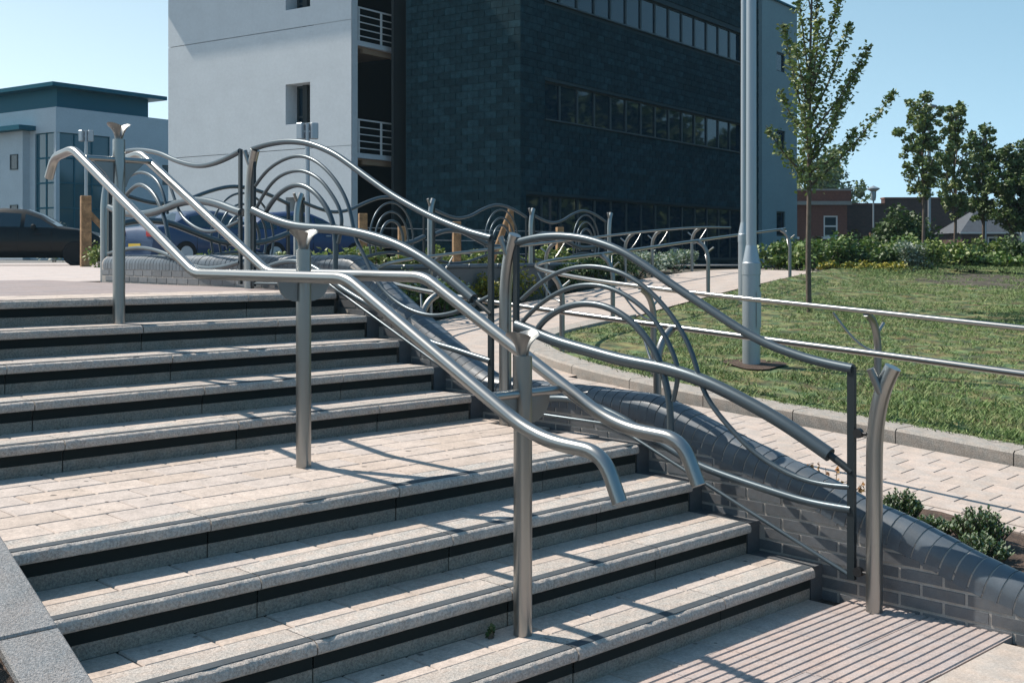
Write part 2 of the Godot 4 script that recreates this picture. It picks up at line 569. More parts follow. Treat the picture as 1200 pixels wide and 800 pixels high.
# ---------------------------------------------------------------- terrain
func G(x: float, z: float) -> float:
	var v := 0.15 - 0.06 * z + 0.047 * (x - 9.0)
	v = min(v, 1.25 + 0.06 * (1.0 - exp(-max(0.0, v - 1.25) / 0.06)))
	return max(v, -0.07)

# line of the upper retaining wall (x -> z)
func FZ(x: float) -> float:
	if x < 5.25: return -8.3
	return -8.3 + (x - 5.17) * (-11.35 + 8.3) / (16.35 - 5.17)

func base_height(x: float, z: float) -> float:
	if x < 4.98:
		return 1.27 if z < -4.0 else -0.25
	if z < FZ(x) and x < 19.5: return 1.27
	return G(x, z) - 0.06

func build_ground():
	var xs := []
	var zs := []
	for v in [-1600, -500, -150, -60, -25]: xs.append(float(v))
	var q := -10.0
	while q < 4.6: xs.append(q); q += 1.0
	q = 4.72
	while q < 21.0: xs.append(q); q += 0.26
	for v in [23, 26, 30, 36, 50, 90, 160, 500, 1600]: xs.append(float(v))
	for v in [-1600, -500, -150, -90, -50, -30, -20, -15]: zs.append(float(v))
	q = -12.6
	while q < 2.5: zs.append(q); q += 0.26
	for v in [4, 8, 15, 40, 150, 500, 1600]: zs.append(float(v))
	var c := Col.new()
	for a in xs.size() - 1:
		for b in zs.size() - 1:
			var p := []
			for e in [[0, 0], [1, 0], [1, 1], [0, 1]]:
				var x: float = xs[a + e[0]]; var z: float = zs[b + e[1]]
				p.append(Vector3(x, base_height(x, z), z))
			c.quad(p[0], p[1], p[2], p[3], Vector3.UP)
	structure("ground", c.mesh(), M.ground)
	# upper plaza and the car park behind it
	c = Col.new()
	c.quad(Vector3(-30, 1.346, -4.02), Vector3(4.97, 1.346, -4.02), Vector3(4.97, 1.346, -8.5), Vector3(-30, 1.346, -8.5), Vector3.UP)
	c.quad(Vector3(-30, 1.346, -8.5), Vector3(4.97, 1.346, -8.5), Vector3(4.97, 1.346, -36), Vector3(-30, 1.346, -36), Vector3.UP)
	var pz := [[4.97, -8.55], [5.3, -8.55], [16.6, -11.6], [16.6, -36.0], [4.97, -36.0]]
	for k in range(1, pz.size() - 1):
		c.tri(Vector3(pz[0][0], 1.346, pz[0][1]), Vector3(pz[k][0], 1.346, pz[k][1]), Vector3(pz[k + 1][0], 1.346, pz[k + 1][1]), Vector3.UP)
	structure("upper_plaza", c.mesh(), M.plaza)
	c = Col.new()
	c.quad(Vector3(16.5, 1.338, -15.5), Vector3(30, 1.338, -15.5), Vector3(30, 1.338, -21), Vector3(16.5, 1.338, -21), Vector3.UP)
	c.quad(Vector3(-60, 1.338, -21), Vector3(24, 1.338, -21), Vector3(24, 1.338, -75), Vector3(-60, 1.338, -75), Vector3.UP)
	structure("car_park", c.mesh(), M.asphalt)
	c = Col.new()
	c.quad(Vector3(-30, 1.350, -4.6), Vector3(4.93, 1.350, -4.6), Vector3(4.93, 1.350, -9.3), Vector3(-30, 1.350, -9.3), Vector3.UP)
	structure("paving_band", c.mesh(), M.plaza_band)
	# back edge of the plaza: two rows of slabs on the first metre behind the top nose
	var rows := structure("plaza_edge_paving", Col.new().mesh(), M.joint)
	var cc := Col.new()
	cc.box(Vector3(3.0, 1.31, -4.3), Vector3(4.0, 0.05, 0.62))
	rows.mesh = cc.mesh()
	var pm := paver_mesh(0.27, 0.188, 0.03)
	for r in 3:
		for k in 13:
			var x := 1.1 + k * 0.275 + (0.137 if r % 2 else 0.0)
			if x > 4.78: continue
			obj("paver", pm, M.pav[rng.randi() % 5], rows, Vector3(x, 1.3505 + rnd(-0.001, 0.001), -4.11 - r * 0.193))

# ---------------------------------------------------------------- stairs
func nose_z(k: int) -> float:          # k = 1 (top) ... 9 (bottom)
	return -(9 - k) * GO if k >= 6 else -(3.0 * GO + 1.3361 + (5 - k) * GO)

# step unit with a hammered, slightly chipped front edge
func rough_unit(outline: Array, from: Vector3, L: float) -> Col:
	var c := Col.new()
	var n := int(L / 0.016)
	var nz := noise(77, 26.0, 3)
	var chip := noise(78, 5.0, 2)
	var ring := []
	for i in n + 1:
		var x := L * i / n
		var line := []
		for k in outline.size():
			var p: Array = outline[k]
			var amp: float = [0, 0, 0.0004, 0.0022, 0.003, 0.003, 0.0026, 0.002, 0, 0, 0][k]
			var gx: float = from.x + x
			var d: float = nz.get_noise_3d(gx, from.y * 7.0 + k * 0.31, from.z * 3.0) * amp
			var q: float = max(0.0, chip.get_noise_3d(gx, from.y * 9.0, 3.0) - 0.42) * 0.03 if k >= 3 and k <= 5 else 0.0
			line.append(from + Vector3(x, p[1] - (q * 0.6 if k < 5 else 0.0) + d * 0.6, p[0] + d - q))
		ring.append(line)
	var m := outline.size()
	for i in n:
		for k in m:
			var k2 := (k + 1) % m
			var mid: Vector3 = (ring[i][k] + ring[i][k2]) / 2 - (from + Vector3(ring[i][k].x - from.x, -0.06, -0.1))
			var e: Array = [outline[k2][0] - outline[k][0], outline[k2][1] - outline[k][1]]
			# outline runs clockwise seen from +x: outward is (dy, -dz) turned
			c.quad(ring[i][k], ring[i][k2], ring[i + 1][k2], ring[i + 1][k], Vector3(0, e[0], -e[1]))
	for end in [0, n]:
		for k in range(1, m - 1):
			c.tri(ring[end][0], ring[end][k], ring[end][k + 1], Vector3(-1 if end == 0 else 1, 0, 0))
	smooth_normals(c, 0.8)
	return c

func build_stairs():
	var lower := thing("stair_flight", "lower flight of four shallow concrete steps below the landing", "stairs", Vector3.ZERO, 0.0, "stair flights")
	var upper := thing("stair_flight", "upper flight of five shallow concrete steps behind the landing", "stairs", Vector3.ZERO, 0.0, "stair flights")
	var cuts := [XL, 2.275, 3.19, 4.105, XR - 0.03]
	var upcuts := [-0.5, 0.445, 1.36, 2.275, 3.19, 4.105, XR - 0.03]
	# outline of one step unit, (z, y) with the nose tip at z 0 and the tread at y 0
	var pr := [[-0.19, 0.0], [-0.072, 0.0], [-0.034, 0.0], [-0.016, -0.002], [-0.005, -0.009], [0.0, -0.022], [-0.001, -0.040], [-0.006, -0.046], [-0.034, -0.048], [-0.034, -0.097], [-0.19, -0.097]]
	for k in range(1, 10):
		var y := (10 - k) * RISE
		var z := nose_z(k)
		var fl := upper if k <= 5 else lower
		var cu: Array = upcuts if k <= 5 else cuts
		for j in cu.size() - 1:
			var x0: float = cu[j] + 0.003
			var x1: float = cu[j + 1] - 0.003
			var dz := rnd(-0.002, 0.002)
			var outline := []
			for p in pr: outline.append(p)
			var u := obj("step_unit", rough_unit(outline, Vector3(x0, y, z + dz), x1 - x0).mesh(), M.nose[rng.randi() % 2], fl)
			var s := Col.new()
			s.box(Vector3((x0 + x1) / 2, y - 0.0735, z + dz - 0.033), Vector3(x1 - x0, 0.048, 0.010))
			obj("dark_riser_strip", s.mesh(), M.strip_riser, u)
			s = Col.new()
			s.box(Vector3((x0 + x1) / 2, y - 0.125, z + dz - 0.073), Vector3(x1 - x0, 0.053, 0.086))
			obj("riser_base", s.mesh(), M.riser[rng.randi() % 2], u)
			s = Col.new()
			s.box(Vector3((x0 + x1) / 2, y + 0.0002, z + dz - 0.047), Vector3(x1 - x0, 0.0024, 0.046))
			obj("tread_strip", s.mesh(), M.strip_top, u)
		# paver row behind the nose (the landing and plaza have their own)
		if k != 6 and k != 1:
			var pz0 := z - 0.193
			var pz1 := nose_z(k - 1) - 0.028
			if k == 6: continue
			var pm := paver_mesh(0.275, pz0 - pz1, 0.03, 0.005)
			var n0 := (-6 if k <= 5 else -1)
			for j in range(n0, 14):
				var x := 1.602 + j * 0.2815 + (0.09 if k % 2 else 0.0)
				var xa0: float = max(x - 0.1375, XL + 0.002 if k > 5 else -9.0)
				var xb0: float = min(x + 0.1375, XR - 0.034)
				if xb0 - xa0 < 0.03: continue
				var mesh_here := pm if xb0 - xa0 > 0.27 else paver_mesh(xb0 - xa0, pz0 - pz1, 0.03, 0.005)
				obj("paver", mesh_here, M.pav[rng.randi() % 5], fl, Vector3((xa0 + xb0) / 2, y + rnd(-0.0012, 0.0008), (pz0 + pz1) / 2))
		# bed under the row: solid step core
		var cc := Col.new()
		var back := nose_z(k - 1) - 0.15 if k > 1 else -4.02
		var xa := XL if k > 5 else -0.5
		cc.box(Vector3((xa + XR) / 2, (y - 0.026 - 0.3) / 2, (z - 0.05 + back) / 2), Vector3(XR - xa - 0.002, y - 0.026 + 0.3, z - 0.05 - back))
		var mg := Col.new()
		mg.box(Vector3((XR + FACE + 0.002) / 2, (y - 0.012 - 0.3) / 2, (z - 0.045 + back) / 2), Vector3(FACE - XR, y - 0.012 + 0.3, z - 0.045 - back))
		if k > 1: obj("brick_margin", mg.mesh(), M.brick[1], fl)
		obj("step_core", cc.mesh(), M.joint, fl)
	# landing
	var land := structure("landing", Col.new().mesh(), M.joint)
	var lc := Col.new()
	lc.box(Vector3((XL + FACE) / 2 + 0.0, 0.555, (-1.25 - 2.43) / 2), Vector3(FACE - XL - 0.004, 0.05, 1.18))
	land.mesh = lc.mesh()
	var pm2 := paver_mesh(0.2675, 0.1865, 0.03, 0.005)
	for r in 6:
		for k in 14:
			var x := 1.622 + k * 0.275 + (0.1375 if r % 2 else 0.0)
			var z := -1.352 - r * 0.193
			if x > XR + 0.02: continue
			var dz := 0.1885
			if z - dz / 2 < -2.42: z = -2.36
			var ti := Basis(Vector3(1, 0, 0), rnd(-0.004, 0.004)) * Basis(Vector3(0, 0, 1), rnd(-0.003, 0.003))
			if r < 5:
				obj("paver", pm2, M.pav[rng.randi() % 5], land, Vector3(x, 0.6 + rnd(-0.001, 0.001), z), ti)
	var pm3 := paver_mesh(0.2675, 0.205, 0.03, 0.005)
	for k in 14:
		var x := 1.76 + k * 0.275
		if x < XR: obj("paver", pm3, M.pav[rng.randi() % 5], land, Vector3(x, 0.6, -2.3255))
	# lower pavement: strip, corduroy slabs, large slabs
	var low := structure("lower_pavement", Col.new().mesh(), M.joint)
	lc = Col.new()
	lc.box(Vector3(1.0, -0.06, 2.0), Vector3(8.0, 0.06, 4.2))
	low.mesh = lc.mesh()
	var pm4 := paver_mesh(0.277, 0.140, 0.03, 0.003)
	for k in 16:
		var x := 0.72 + k * 0.2815
		if x < 4.9: obj("paver", pm4, M.pav[rng.randi() % 5], low, Vector3(x, 0, 0.034))
	# blister-free corduroy slab: rounded bars running with the steps
	var cs := Col.new()
	var outline := [[-0.186, -0.03]]
	for b in 8:
		var zc := -0.1645 + b * 0.047
		outline.append_array([[zc - 0.0165, 0.0], [zc - 0.012, 0.0055], [zc + 0.012, 0.0055], [zc + 0.0165, 0.0]])
	outline.append_array([[0.186, 0.0], [0.186, -0.03]])
	outline.insert(1, [-0.186, 0.0])
	cs = extrude(outline, Vector3(-0.1855, 0, 0), Vector3(0.371, 0, 0), Vector3(0, 0, 1), Vector3(0, 1, 0))
	var csm := cs.mesh()
	for r in 2:
		for k in 10:
			var x := 1.45 + k * 0.374 + 0.06
			if x > FACE + 0.1: continue
			obj("corduroy_slab", csm, M.cord[rng.randi() % 2], low, Vector3(x, rnd(-0.0015, 0.0015), 0.294 + r * 0.3745))
	var sm := paver_mesh(0.44, 0.44, 0.03)
	for r in 4:
		for k in 12:
			obj("slab", sm, M.slab[rng.randi() % 2], low, Vector3(-0.25 + k * 0.4435 + (0.2 if r % 2 else 0.0), rnd(-0.001, 0.001), 1.082 + r * 0.4435))
	# sloping edge slabs at the left of the lower flight
	var ch := thing("edge_kerb", "sloping rough grey concrete edge slabs beside the lower steps", "kerb")
	var sl := RISE / GO
	var b0 := Basis(Vector3(1, 0, 0), atan(sl))
	for k in 4:
		var z0 := -1.55 + k * 0.62 + 0.22
		var L := 0.62 / cos(atan(sl)) - 0.006
		var zc := z0 + 0.31
		var y := 0.165 - sl * zc
		if zc < -1.15: continue
		obj("edge_slab", chamfer_box(Vector3(0.19, 0.2, L), 0.006), M.cheek, ch, Vector3(1.424, y - 0.1 / cos(atan(sl)), zc), b0)
	obj("edge_slab", chamfer_box(Vector3(0.19, 0.2, 0.9), 0.006), M.cheek, ch, Vector3(1.424, 0.62 - 0.1, -1.62))
	obj("edge_slab", chamfer_box(Vector3(0.19, 0.2, 0.9), 0.006), M.cheek, ch, Vector3(1.424, 0.62 - 0.1, -2.53))
	# soil to the left of it
	var bed := Col.new()
	bed.quad(Vector3(-6, 0.58, -2.4), Vector3(1.34, 0.58, -2.4), Vector3(1.34, 0.58, -1.06), Vector3(-6, 0.58, -1.06), Vector3.UP)
	bed.quad(Vector3(-6, 0.58, -1.06), Vector3(1.34, 0.58, -1.06), Vector3(1.34, 0.01, 0.3), Vector3(-6, 0.01, 0.3), Vector3.UP)
	structure("planting_bed", bed.mesh(), M.soil)

# ---------------------------------------------------------------- brick wall
const CAPZ := [[-4.95, 1.61], [-4.5, 1.61], [-3.95, 1.612], [-3.84, 1.587], [-3.74, 1.517], [-3.53, 1.409], [-3.35, 1.309], [-3.18, 1.222], [-3.0, 1.12], [-2.8, 1.022], [-2.62, 0.924], [-2.45, 0.858], [-2.3, 0.846], [-2.0, 0.848], [-1.6, 0.852], [-1.2, 0.845], [-1.1, 0.835], [-0.95, 0.795], [-0.81, 0.748], [-0.69, 0.705], [-0.44, 0.634], [-0.23, 0.572], [-0.07, 0.525], [0.12, 0.455], [0.37, 0.398], [0.5, 0.352], [0.66, 0.297], [0.86, 0.237], [1.1, 0.17], [1.4, 0.09]]

func cap_y(z: float) -> float:
	for k in CAPZ.size() - 1:
		if z <= CAPZ[k + 1][0]:
			var t: float = (z - CAPZ[k][0]) / (CAPZ[k + 1][0] - CAPZ[k][0])
			return lerp(CAPZ[k][1], CAPZ[k + 1][1], clamp(t, 0.0, 1.0))
	return CAPZ[CAPZ.size() - 1][1]

func tread_at(z: float) -> float:
	if z > 0.0: return 0.0
	if z < -4.0: return 1.35
	for k in range(9, 0, -1):
		var zz := nose_z(k)
		var back := nose_z(k - 1) if k > 1 else -9.0
		if z <= zz and z > back: return (10 - k) * RISE
	return 1.35

# one coping brick: rounded section across the wall, origin at the top centre line
func cope_mesh(len: float) -> ArrayMesh:
	var o := []
	var hw := 0.115
	o.append([-hw, -0.135])
	for k in 11:
		var a := PI - PI * k / 10.0
		o.append([cos(a) * hw, -0.085 + sin(a) * 0.085])
	o.append([hw, -0.135])
	var c := extrude(o, Vector3(0, 0, -len / 2), Vector3(0, 0, len), Vector3(1, 0, 0), Vector3(0, 1, 0))
	# round the shading across the curve
	for k in c.v.size():
		var p: Vector3 = c.v[k]
		if abs(c.n[k].z) < 0.5 and p.y > -0.09:
			c.n[k] = Vector3(p.x / hw, max(0.0, (p.y + 0.085) / 0.085), 0).normalized()
	return c.mesh()

func wall_x(z: float) -> float:          # centre line of the wall
	var x := 5.055
	if z < -4.6: x += 0.011 * pow(-4.6 - z, 2.0) * 1.1
	if z > 0.2: x += 0.02 * (z - 0.2)
	return x

func build_wall():
	var w := thing("brick_wall", "low blue-grey brick wall with wavy rounded coping beside the stairs", "wall")
	# core
	var c := Col.new()
	var z := -8.2
	while z < 1.4:
		var z2: float = min(z + 0.1, 1.4)
		var ya := cap_y(z) - 0.086
		var yb := cap_y(z2) - 0.086
		var xa := wall_x(z)
		var xb := wall_x(z2)
		for sd in [-1.0, 1.0]:
			c.quad(Vector3(xa + 0.111 * sd, -0.3, z), Vector3(xb + 0.111 * sd, -0.3, z2), Vector3(xb + 0.111 * sd, yb, z2), Vector3(xa + 0.111 * sd, ya, z), Vector3(sd, 0, 0))
		c.quad(Vector3(xa - 0.107, ya, z), Vector3(xb - 0.107, yb, z2), Vector3(xb + 0.107, yb, z2), Vector3(xa + 0.107, ya, z), Vector3.UP)
		z = z2
	# bedding of the coping: the same rounded section, a little smaller
	z = -8.2
	while z < 1.4:
		var z2: float = min(z + 0.05, 1.4)
		for k in 10:
			var p := []
			for e in [[z, k], [z2, k], [z2, k + 1], [z, k + 1]]:
				var an: float = PI - PI * e[1] / 10.0
				p.append(Vector3(wall_x(e[0]) + cos(an) * 0.111, cap_y(e[0]) - 0.089 + sin(an) * 0.085, e[0]))
			var m: Vector3 = (p[0] + p[2]) / 2
			c.quad(p[0], p[1], p[2], p[3], m - Vector3(wall_x(z), cap_y(z) - 0.12, z))
		z = z2
	obj("mortar_core", c.mesh(), M.mortar, w)
	# coping bricks laid on edge along the wave
	var meshes := [cope_mesh(0.060), cope_mesh(0.059), cope_mesh(0.061)]
	z = -8.15
	while z < 1.35:
		var dz := 0.02
		var sl := (cap_y(z + dz) - cap_y(z - dz)) / (2 * dz)
		var st := 0.0675 / sqrt(1.0 + sl * sl)
		var zc := z + st / 2
		sl = (cap_y(zc + 0.06) - cap_y(zc - 0.06)) / 0.12
		var yaw := -atan((wall_x(zc + 0.05) - wall_x(zc - 0.05)) / 0.1)
		var b := Basis(Vector3.UP, -yaw) * Basis(Vector3(1, 0, 0), -atan(sl)) * Basis(Vector3(0, 0, 1), rnd(-0.01, 0.01))
		obj("coping_brick", meshes[rng.randi() % 3], M.cope[rng.randi() % 3], w, Vector3(wall_x(zc), cap_y(zc) + rnd(-0.002, 0.002), zc), b)
		z += st
	# face bricks, each cut to the slope above it
	for row in 32:
		var y0 := -0.035 + row * 0.0605
		var zz := -8.2 + (0.103 if row % 2 else 0.0)
		while zz < 1.3:
			var za := zz + 0.0045
			var zb := zz + 0.2015
			zz += 0.206
			var top := y0 + 0.052
			var lim_a := cap_y(za) - 0.128
			var lim_b := cap_y(zb) - 0.128
			if max(lim_a, lim_b) < y0 + 0.012: continue
			if tread_at(zb) - 0.02 > top and tread_at(za) - 0.02 > top: continue
			var xa := wall_x((za + zb) / 2) - 0.115
			var ya: float = clamp(lim_a, y0 + 0.002, top)
			var yb: float = clamp(lim_b, y0 + 0.002, top)
			var yaw := atan((wall_x(zb) - wall_x(za)) / (zb - za))
			var o := [[za, y0], [zb, y0], [zb, yb], [za, ya]]
			if ya < top and yb >= top or yb < top and ya >= top:
				o = [[za, y0], [zb, y0], [zb, yb], [lerp(za, zb, 0.5), min(top, (lim_a + lim_b) / 2)], [za, ya]]
			var bc := Col.new()
			# front face with a slim chamfer, sides and ends
			var f := []
			var bk := []
			var cy := 0.0
			for p in o: cy += p[1]
			cy /= o.size()
			for p in o:
				var zz2: float = p[0]
				var xx := wall_x(zz2) - 0.115
				var sz: float = sign((za + zb) / 2 - zz2) * 0.003
				var sy: float = sign(cy - p[1]) * 0.003
				f.append(Vector3(xx, p[1] + sy, zz2 + sz))
				bk.append(Vector3(xx + 0.02, p[1], zz2))
			for t in range(1, f.size() - 1):
				bc.tri(f[0], f[t], f[t + 1], Vector3(-1, 0, 0))
			for t in f.size():
				var t2 := (t + 1) % f.size()
				var mid: Vector3 = (f[t] + f[t2]) / 2 - Vector3(xa, cy, (za + zb) / 2)
				bc.quad(f[t], f[t2], bk[t2], bk[t], mid)
			obj("brick", bc.mesh(), M.brick[rng.randi() % 4], w)
	# upper retaining wall that carries the far railing
	var r := thing("retaining_wall", "dark low brick retaining wall under the far railing", "wall")
	var a := Vector3(5.25, 0, -8.36)
	var e := Vector3(16.5, 0, -11.42)
	var d := (e - a).normalized()
	var bb := Basis(d, Vector3.UP, d.cross(Vector3.UP))
	var L := a.distance_to(e)
	var rc := Col.new()
	rc.box((a + e) / 2 + Vector3(0, 0.66, 0), Vector3(L, 1.5, 0.2), bb)
	obj("wall_body", rc.mesh(), M.brick[1], r)
	var cm := chamfer_box(Vector3(0.8, 0.07, 0.25), 0.02)
	for k in int(L / 0.81):
		obj("coping_stone", cm, M.cope[k % 3], r, a + d * (0.4 + k * 0.81) + Vector3(0, 1.445, 0), bb)

# ---------------------------------------------------------------- path, kerb, lawn
const INNER := [[8.2, 4.0], [8.2, 2.0], [8.2, 0.5], [8.21, -0.45], [8.23, -1.1], [8.25, -2.0], [8.24, -2.9], [8.3, -3.9], [8.44, -4.8], [8.68, -5.6], [9.02, -6.25], [9.5, -6.7], [10.2, -7.0], [12.0, -7.42], [13.9, -8.0], [16.5, -8.75], [18.9, -9.35], [21.0, -9.8]]
const OUTER := [[6.72, 4.0], [6.72, 2.0], [6.72, 0.5], [6.72, -0.45], [6.72, -1.1], [6.72, -2.0], [6.73, -2.9], [6.76, -3.9], [6.85, -5.0], [7.05, -6.1], [7.5, -7.2], [8.2, -8.0], [9.2, -8.65], [11.6, -9.45], [14.0, -10.15], [16.5, -10.9], [18.9, -11.4], [21.0, -11.8]]

func lift(a: Array, dy := 0.0) -> Array:
	var o := []
	for p in a: o.append(Vector3(p[0], G(p[0], p[1]) + dy, p[1]))
	return o

# same curve moved sideways (positive = to the right of travel)
func side(pts: Array, off: float) -> Array:
	var o := []
	for k in pts.size():
		var t: Vector3 = pts[min(k + 1, pts.size() - 1)] - pts[max(k - 1, 0)]
		t.y = 0
		t = t.normalized()
		var r := t.cross(Vector3.UP)
		var p: Vector3 = pts[k] + r * off
		o.append(Vector3(p.x, p.y, p.z))
	return o

func resample(pts: Array, n: int) -> Array:
	var d := [0.0]
	for k in range(1, pts.size()): d.append(d[k - 1] + pts[k].distance_to(pts[k - 1]))
	var o := []
	var j := 0
	for k in n:
		var s: float = d[d.size() - 1] * k / (n - 1)
		while j < d.size() - 2 and d[j + 1] < s: j += 1
		var t: float = (s - d[j]) / max(1e-6, d[j + 1] - d[j])
		o.append(pts[j].lerp(pts[j + 1], clamp(t, 0.0, 1.0)))
	return o

func lawn_outline() -> PackedVector2Array:
	var e := side(catmull(lift(INNER), 0.25), 0.30)
	var o := PackedVector2Array()
	for p in e: o.append(Vector2(p.x, p.z))
	for p in [[24.0, -10.2], [26.0, -9.2], [27.5, -6.0], [29.0, 0.0], [29.0, 4.0]]: o.append(Vector2(p[0], p[1]))
	return o

func build_path_and_lawn():
	var inn := catmull(lift(INNER), 0.3)
	var a := []
	var b := []
	for k in INNER.size() - 1:
		for j in 6:
			var t := j / 6.0
			for q in 2:
				var src: Array = INNER if q == 0 else OUTER
				var p0 := Vector2(src[max(k - 1, 0)][0], src[max(k - 1, 0)][1])
				var p1 := Vector2(src[k][0], src[k][1])
				var p2 := Vector2(src[k + 1][0], src[k + 1][1])
				var p3 := Vector2(src[min(k + 2, src.size() - 1)][0], src[min(k + 2, src.size() - 1)][1])
				(a if q == 0 else b).append(p1.cubic_interpolate(p2, p0, p3, t))
	var c := Col.new()
	for k in a.size() - 1:
		for j in 4:
			var p: Vector2 = a[k].lerp(b[k], j / 4.0)
			var q: Vector2 = a[k].lerp(b[k], (j + 1) / 4.0)
			var r: Vector2 = a[k + 1].lerp(b[k + 1], (j + 1) / 4.0)
			var s: Vector2 = a[k + 1].lerp(b[k + 1], j / 4.0)
			var dy := -0.034 if (p.y > -4.9 and p.y < 1.2) else 0.0
			c.quad(Vector3(p.x, G(p.x, p.y) + dy, p.y), Vector3(q.x, G(q.x, q.y) + dy, q.y), Vector3(r.x, G(r.x, r.y) + dy, r.y), Vector3(s.x, G(s.x, s.y) + dy, s.y), Vector3.UP)
	var path := structure("path", c.mesh(), M.path)
	# joints show on the paved near stretch
	var slope := Basis(Vector3(1, 0, 0), atan(0.06)) * Basis(Vector3(0, 0, 1), atan(0.047))
	var bedm := Col.new()
	bedm.quad(Vector3(6.74, G(6.74, 1.1) - 0.02, 1.1), Vector3(8.35, G(8.35, 1.1) - 0.02, 1.1), Vector3(8.6, G(8.6, -4.85) - 0.02, -4.85), Vector3(6.82, G(6.82, -4.85) - 0.02, -4.85), Vector3.UP)
	obj("joint_sand", bedm.mesh(), M.joint, path)
	var pm := paver_mesh(0.1885, 0.272, 0.03, 0.003)
	var em := paver_mesh(0.10, 0.185, 0.03, 0.003)
	for col in 8:
		for r in 23:
			var x := 6.93 + col * 0.1915
			var z := 1.0 - r * 0.2775 - (0.138 if col % 2 else 0.0)
			if x > 8.2 + (0.12 if z < -3.9 else 0.0) + (0.1 if z < -4.5 else 0.0): continue
			obj("paver", pm, M.path_pav[rng.randi() % 3], path, Vector3(x, G(x, z) + rnd(-0.0008, 0.0008), z), slope)
	for r in 32:
		var z := 1.0 - r * 0.1885
		obj("edge_paver", em, M.path_pav[rng.randi() % 3], path, Vector3(6.765, G(6.765, z), z), slope)
	# kerb stones along the lawn
	var kerb := structure("kerb", Col.new().mesh(), M.joint)
	var kc := Col.new()
	var along := catmull(lift(INNER.slice(0, 14)), 0.08)
	var len_total := 0.0
	for k in range(1, along.size()): len_total += along[k].distance_to(along[k - 1])
	var ns := int(len_total / 0.09)
	var rs := resample(along, ns)
	var per := 10
	for k in range(0, ns - 1, per):
		var seg := rs.slice(k, min(k + per + 1, ns))
		if seg.size() < 3: continue
		var s0 := side(seg, 0.0)
		var s1 := side(seg, 0.29)
		var kk := Col.new()
		var m := seg.size()
		# leave a joint of 8 mm at the end
		for e in [s0, s1]:
			e[m - 1] = e[m - 1] + (e[m - 2] - e[m - 1]).normalized() * 0.009
		for j in m - 1:
			var f0: Vector3 = s0[j]; var f1: Vector3 = s0[j + 1]
			var g0: Vector3 = s1[j]; var g1: Vector3 = s1[j + 1]
			var h := Vector3(0, 0.095, 0)
			var hl := Vector3(0, 0.078, 0)
			var i0 := (g0 - f0).normalized() * 0.02
			var i1 := (g1 - f1).normalized() * 0.02
			var dn := Vector3(0, -0.12, 0)
			var outv := f0 - g0
			kk.quad(f0 + dn, f1 + dn, f1 + hl, f0 + hl, outv)
			kk.quad(f0 + hl, f1 + hl, f1 + h + i1, f0 + h + i0, outv + Vector3.UP * 0.3)
			kk.quad(f0 + h + i0, f1 + h + i1, g1 + h, g0 + h, Vector3.UP)
			kk.quad(g0 + h, g1 + h, g1 + dn, g0 + dn, -outv)
			if j == 0: kk.quad(f0 + dn, f0 + hl, g0 + h, g0 + dn, f0 - f1)
			if j == m - 2: kk.quad(f1 + dn, f1 + hl, g1 + h, g1 + dn, f1 - f0)
		obj("kerb_stone", kk.mesh(), M.kerb, kerb)
	kc.box(Vector3(8.4, -0.2, 2.0), Vector3(0.1, 0.1, 0.1))
	kerb.mesh = kc.mesh()
	# lawn
	var poly := lawn_outline()
	var ids := Geometry2D.triangulate_polygon(poly)
	c = Col.new()
	for k in range(0, ids.size(), 3):
		var v := []
		for j in 3:
			var p: Vector2 = poly[ids[k + j]]
			v.append(Vector3(p.x, G(p.x, p.y) + 0.075, p.y))
		c.tri(v[0], v[1], v[2], Vector3.UP)
	structure("lawn", c.mesh(), M.lawn)
	# grass blades, thicker where the turf took
	var tuft := Col.new()
	tuft.colored = true
	var tr := RandomNumberGenerator.new()
	tr.seed = 91
	for k in 6:
		var an := tr.randf() * TAU
		var base := Vector3(tr.randf_range(-0.03, 0.03), 0, tr.randf_range(-0.03, 0.03))
		var wd := Vector3(cos(an), 0, sin(an)) * 0.004
		var tip := base + Vector3(tr.randf_range(-0.03, 0.03), tr.randf_range(0.018, 0.036), tr.randf_range(-0.03, 0.03))
		tuft.tri(base - wd, base + wd, tip)
		for j in 3: tuft.c.append(Color(1, 1, 1))
	var mm := MultiMesh.new()
	mm.transform_format = MultiMesh.TRANSFORM_3D
	mm.use_colors = true
	mm.mesh = tuft.mesh()
	var nz := noise(5, 0.35, 3)
	var nz2 := noise(8, 1.6, 2)
	var xf := []
	var cl := []
	var tries := 0
	while xf.size() < 62000 and tries < 220000:
		tries += 1
		var x := 8.3 + pow(tr.randf(), 1.35) * 17.0
		var z := tr.randf_range(-10.2, 1.5)
		var pv := Vector2(x, z)
		if not Geometry2D.is_point_in_polygon(pv + Vector2(0.07, -0.02), poly): continue
		var cover: float = nz.get_noise_2d(x, z) * 0.9 + nz2.get_noise_2d(x, z) * 0.6 + 0.42
		if pv.distance_to(Vector2(10.0, -3.94)) < 0.55: cover -= 0.8
		if tr.randf() > cover + 0.12: continue
		var sc := tr.randf_range(0.5, 1.2) if tr.randf() < 0.9 else tr.randf_range(1.3, 2.0)
		xf.append(Transform3D(Basis(Vector3.UP, tr.randf() * TAU).scaled(Vector3(sc, sc * tr.randf_range(0.7, 1.2), sc)), Vector3(x, G(x, z) + 0.073, z)))
		var dry: float = clamp(tr.randf() * 0.7 + nz2.get_noise_2d(z * 0.7, x) * 0.5, 0, 1)
		cl.append(Color(0.125, 0.20, 0.05).lerp(Color(0.32, 0.30, 0.14), dry * dry * 0.8) * tr.randf_range(0.75, 1.25))
	mm.instance_count = xf.size()
	for k in xf.size():
		mm.set_instance_transform(k, xf[k])
		mm.set_instance_color(k, cl[k])
	var gi := MultiMeshInstance3D.new()
	gi.name = "grass"
	gi.multimesh = mm
	var gm := StandardMaterial3D.new()
	gm.vertex_color_use_as_albedo = true
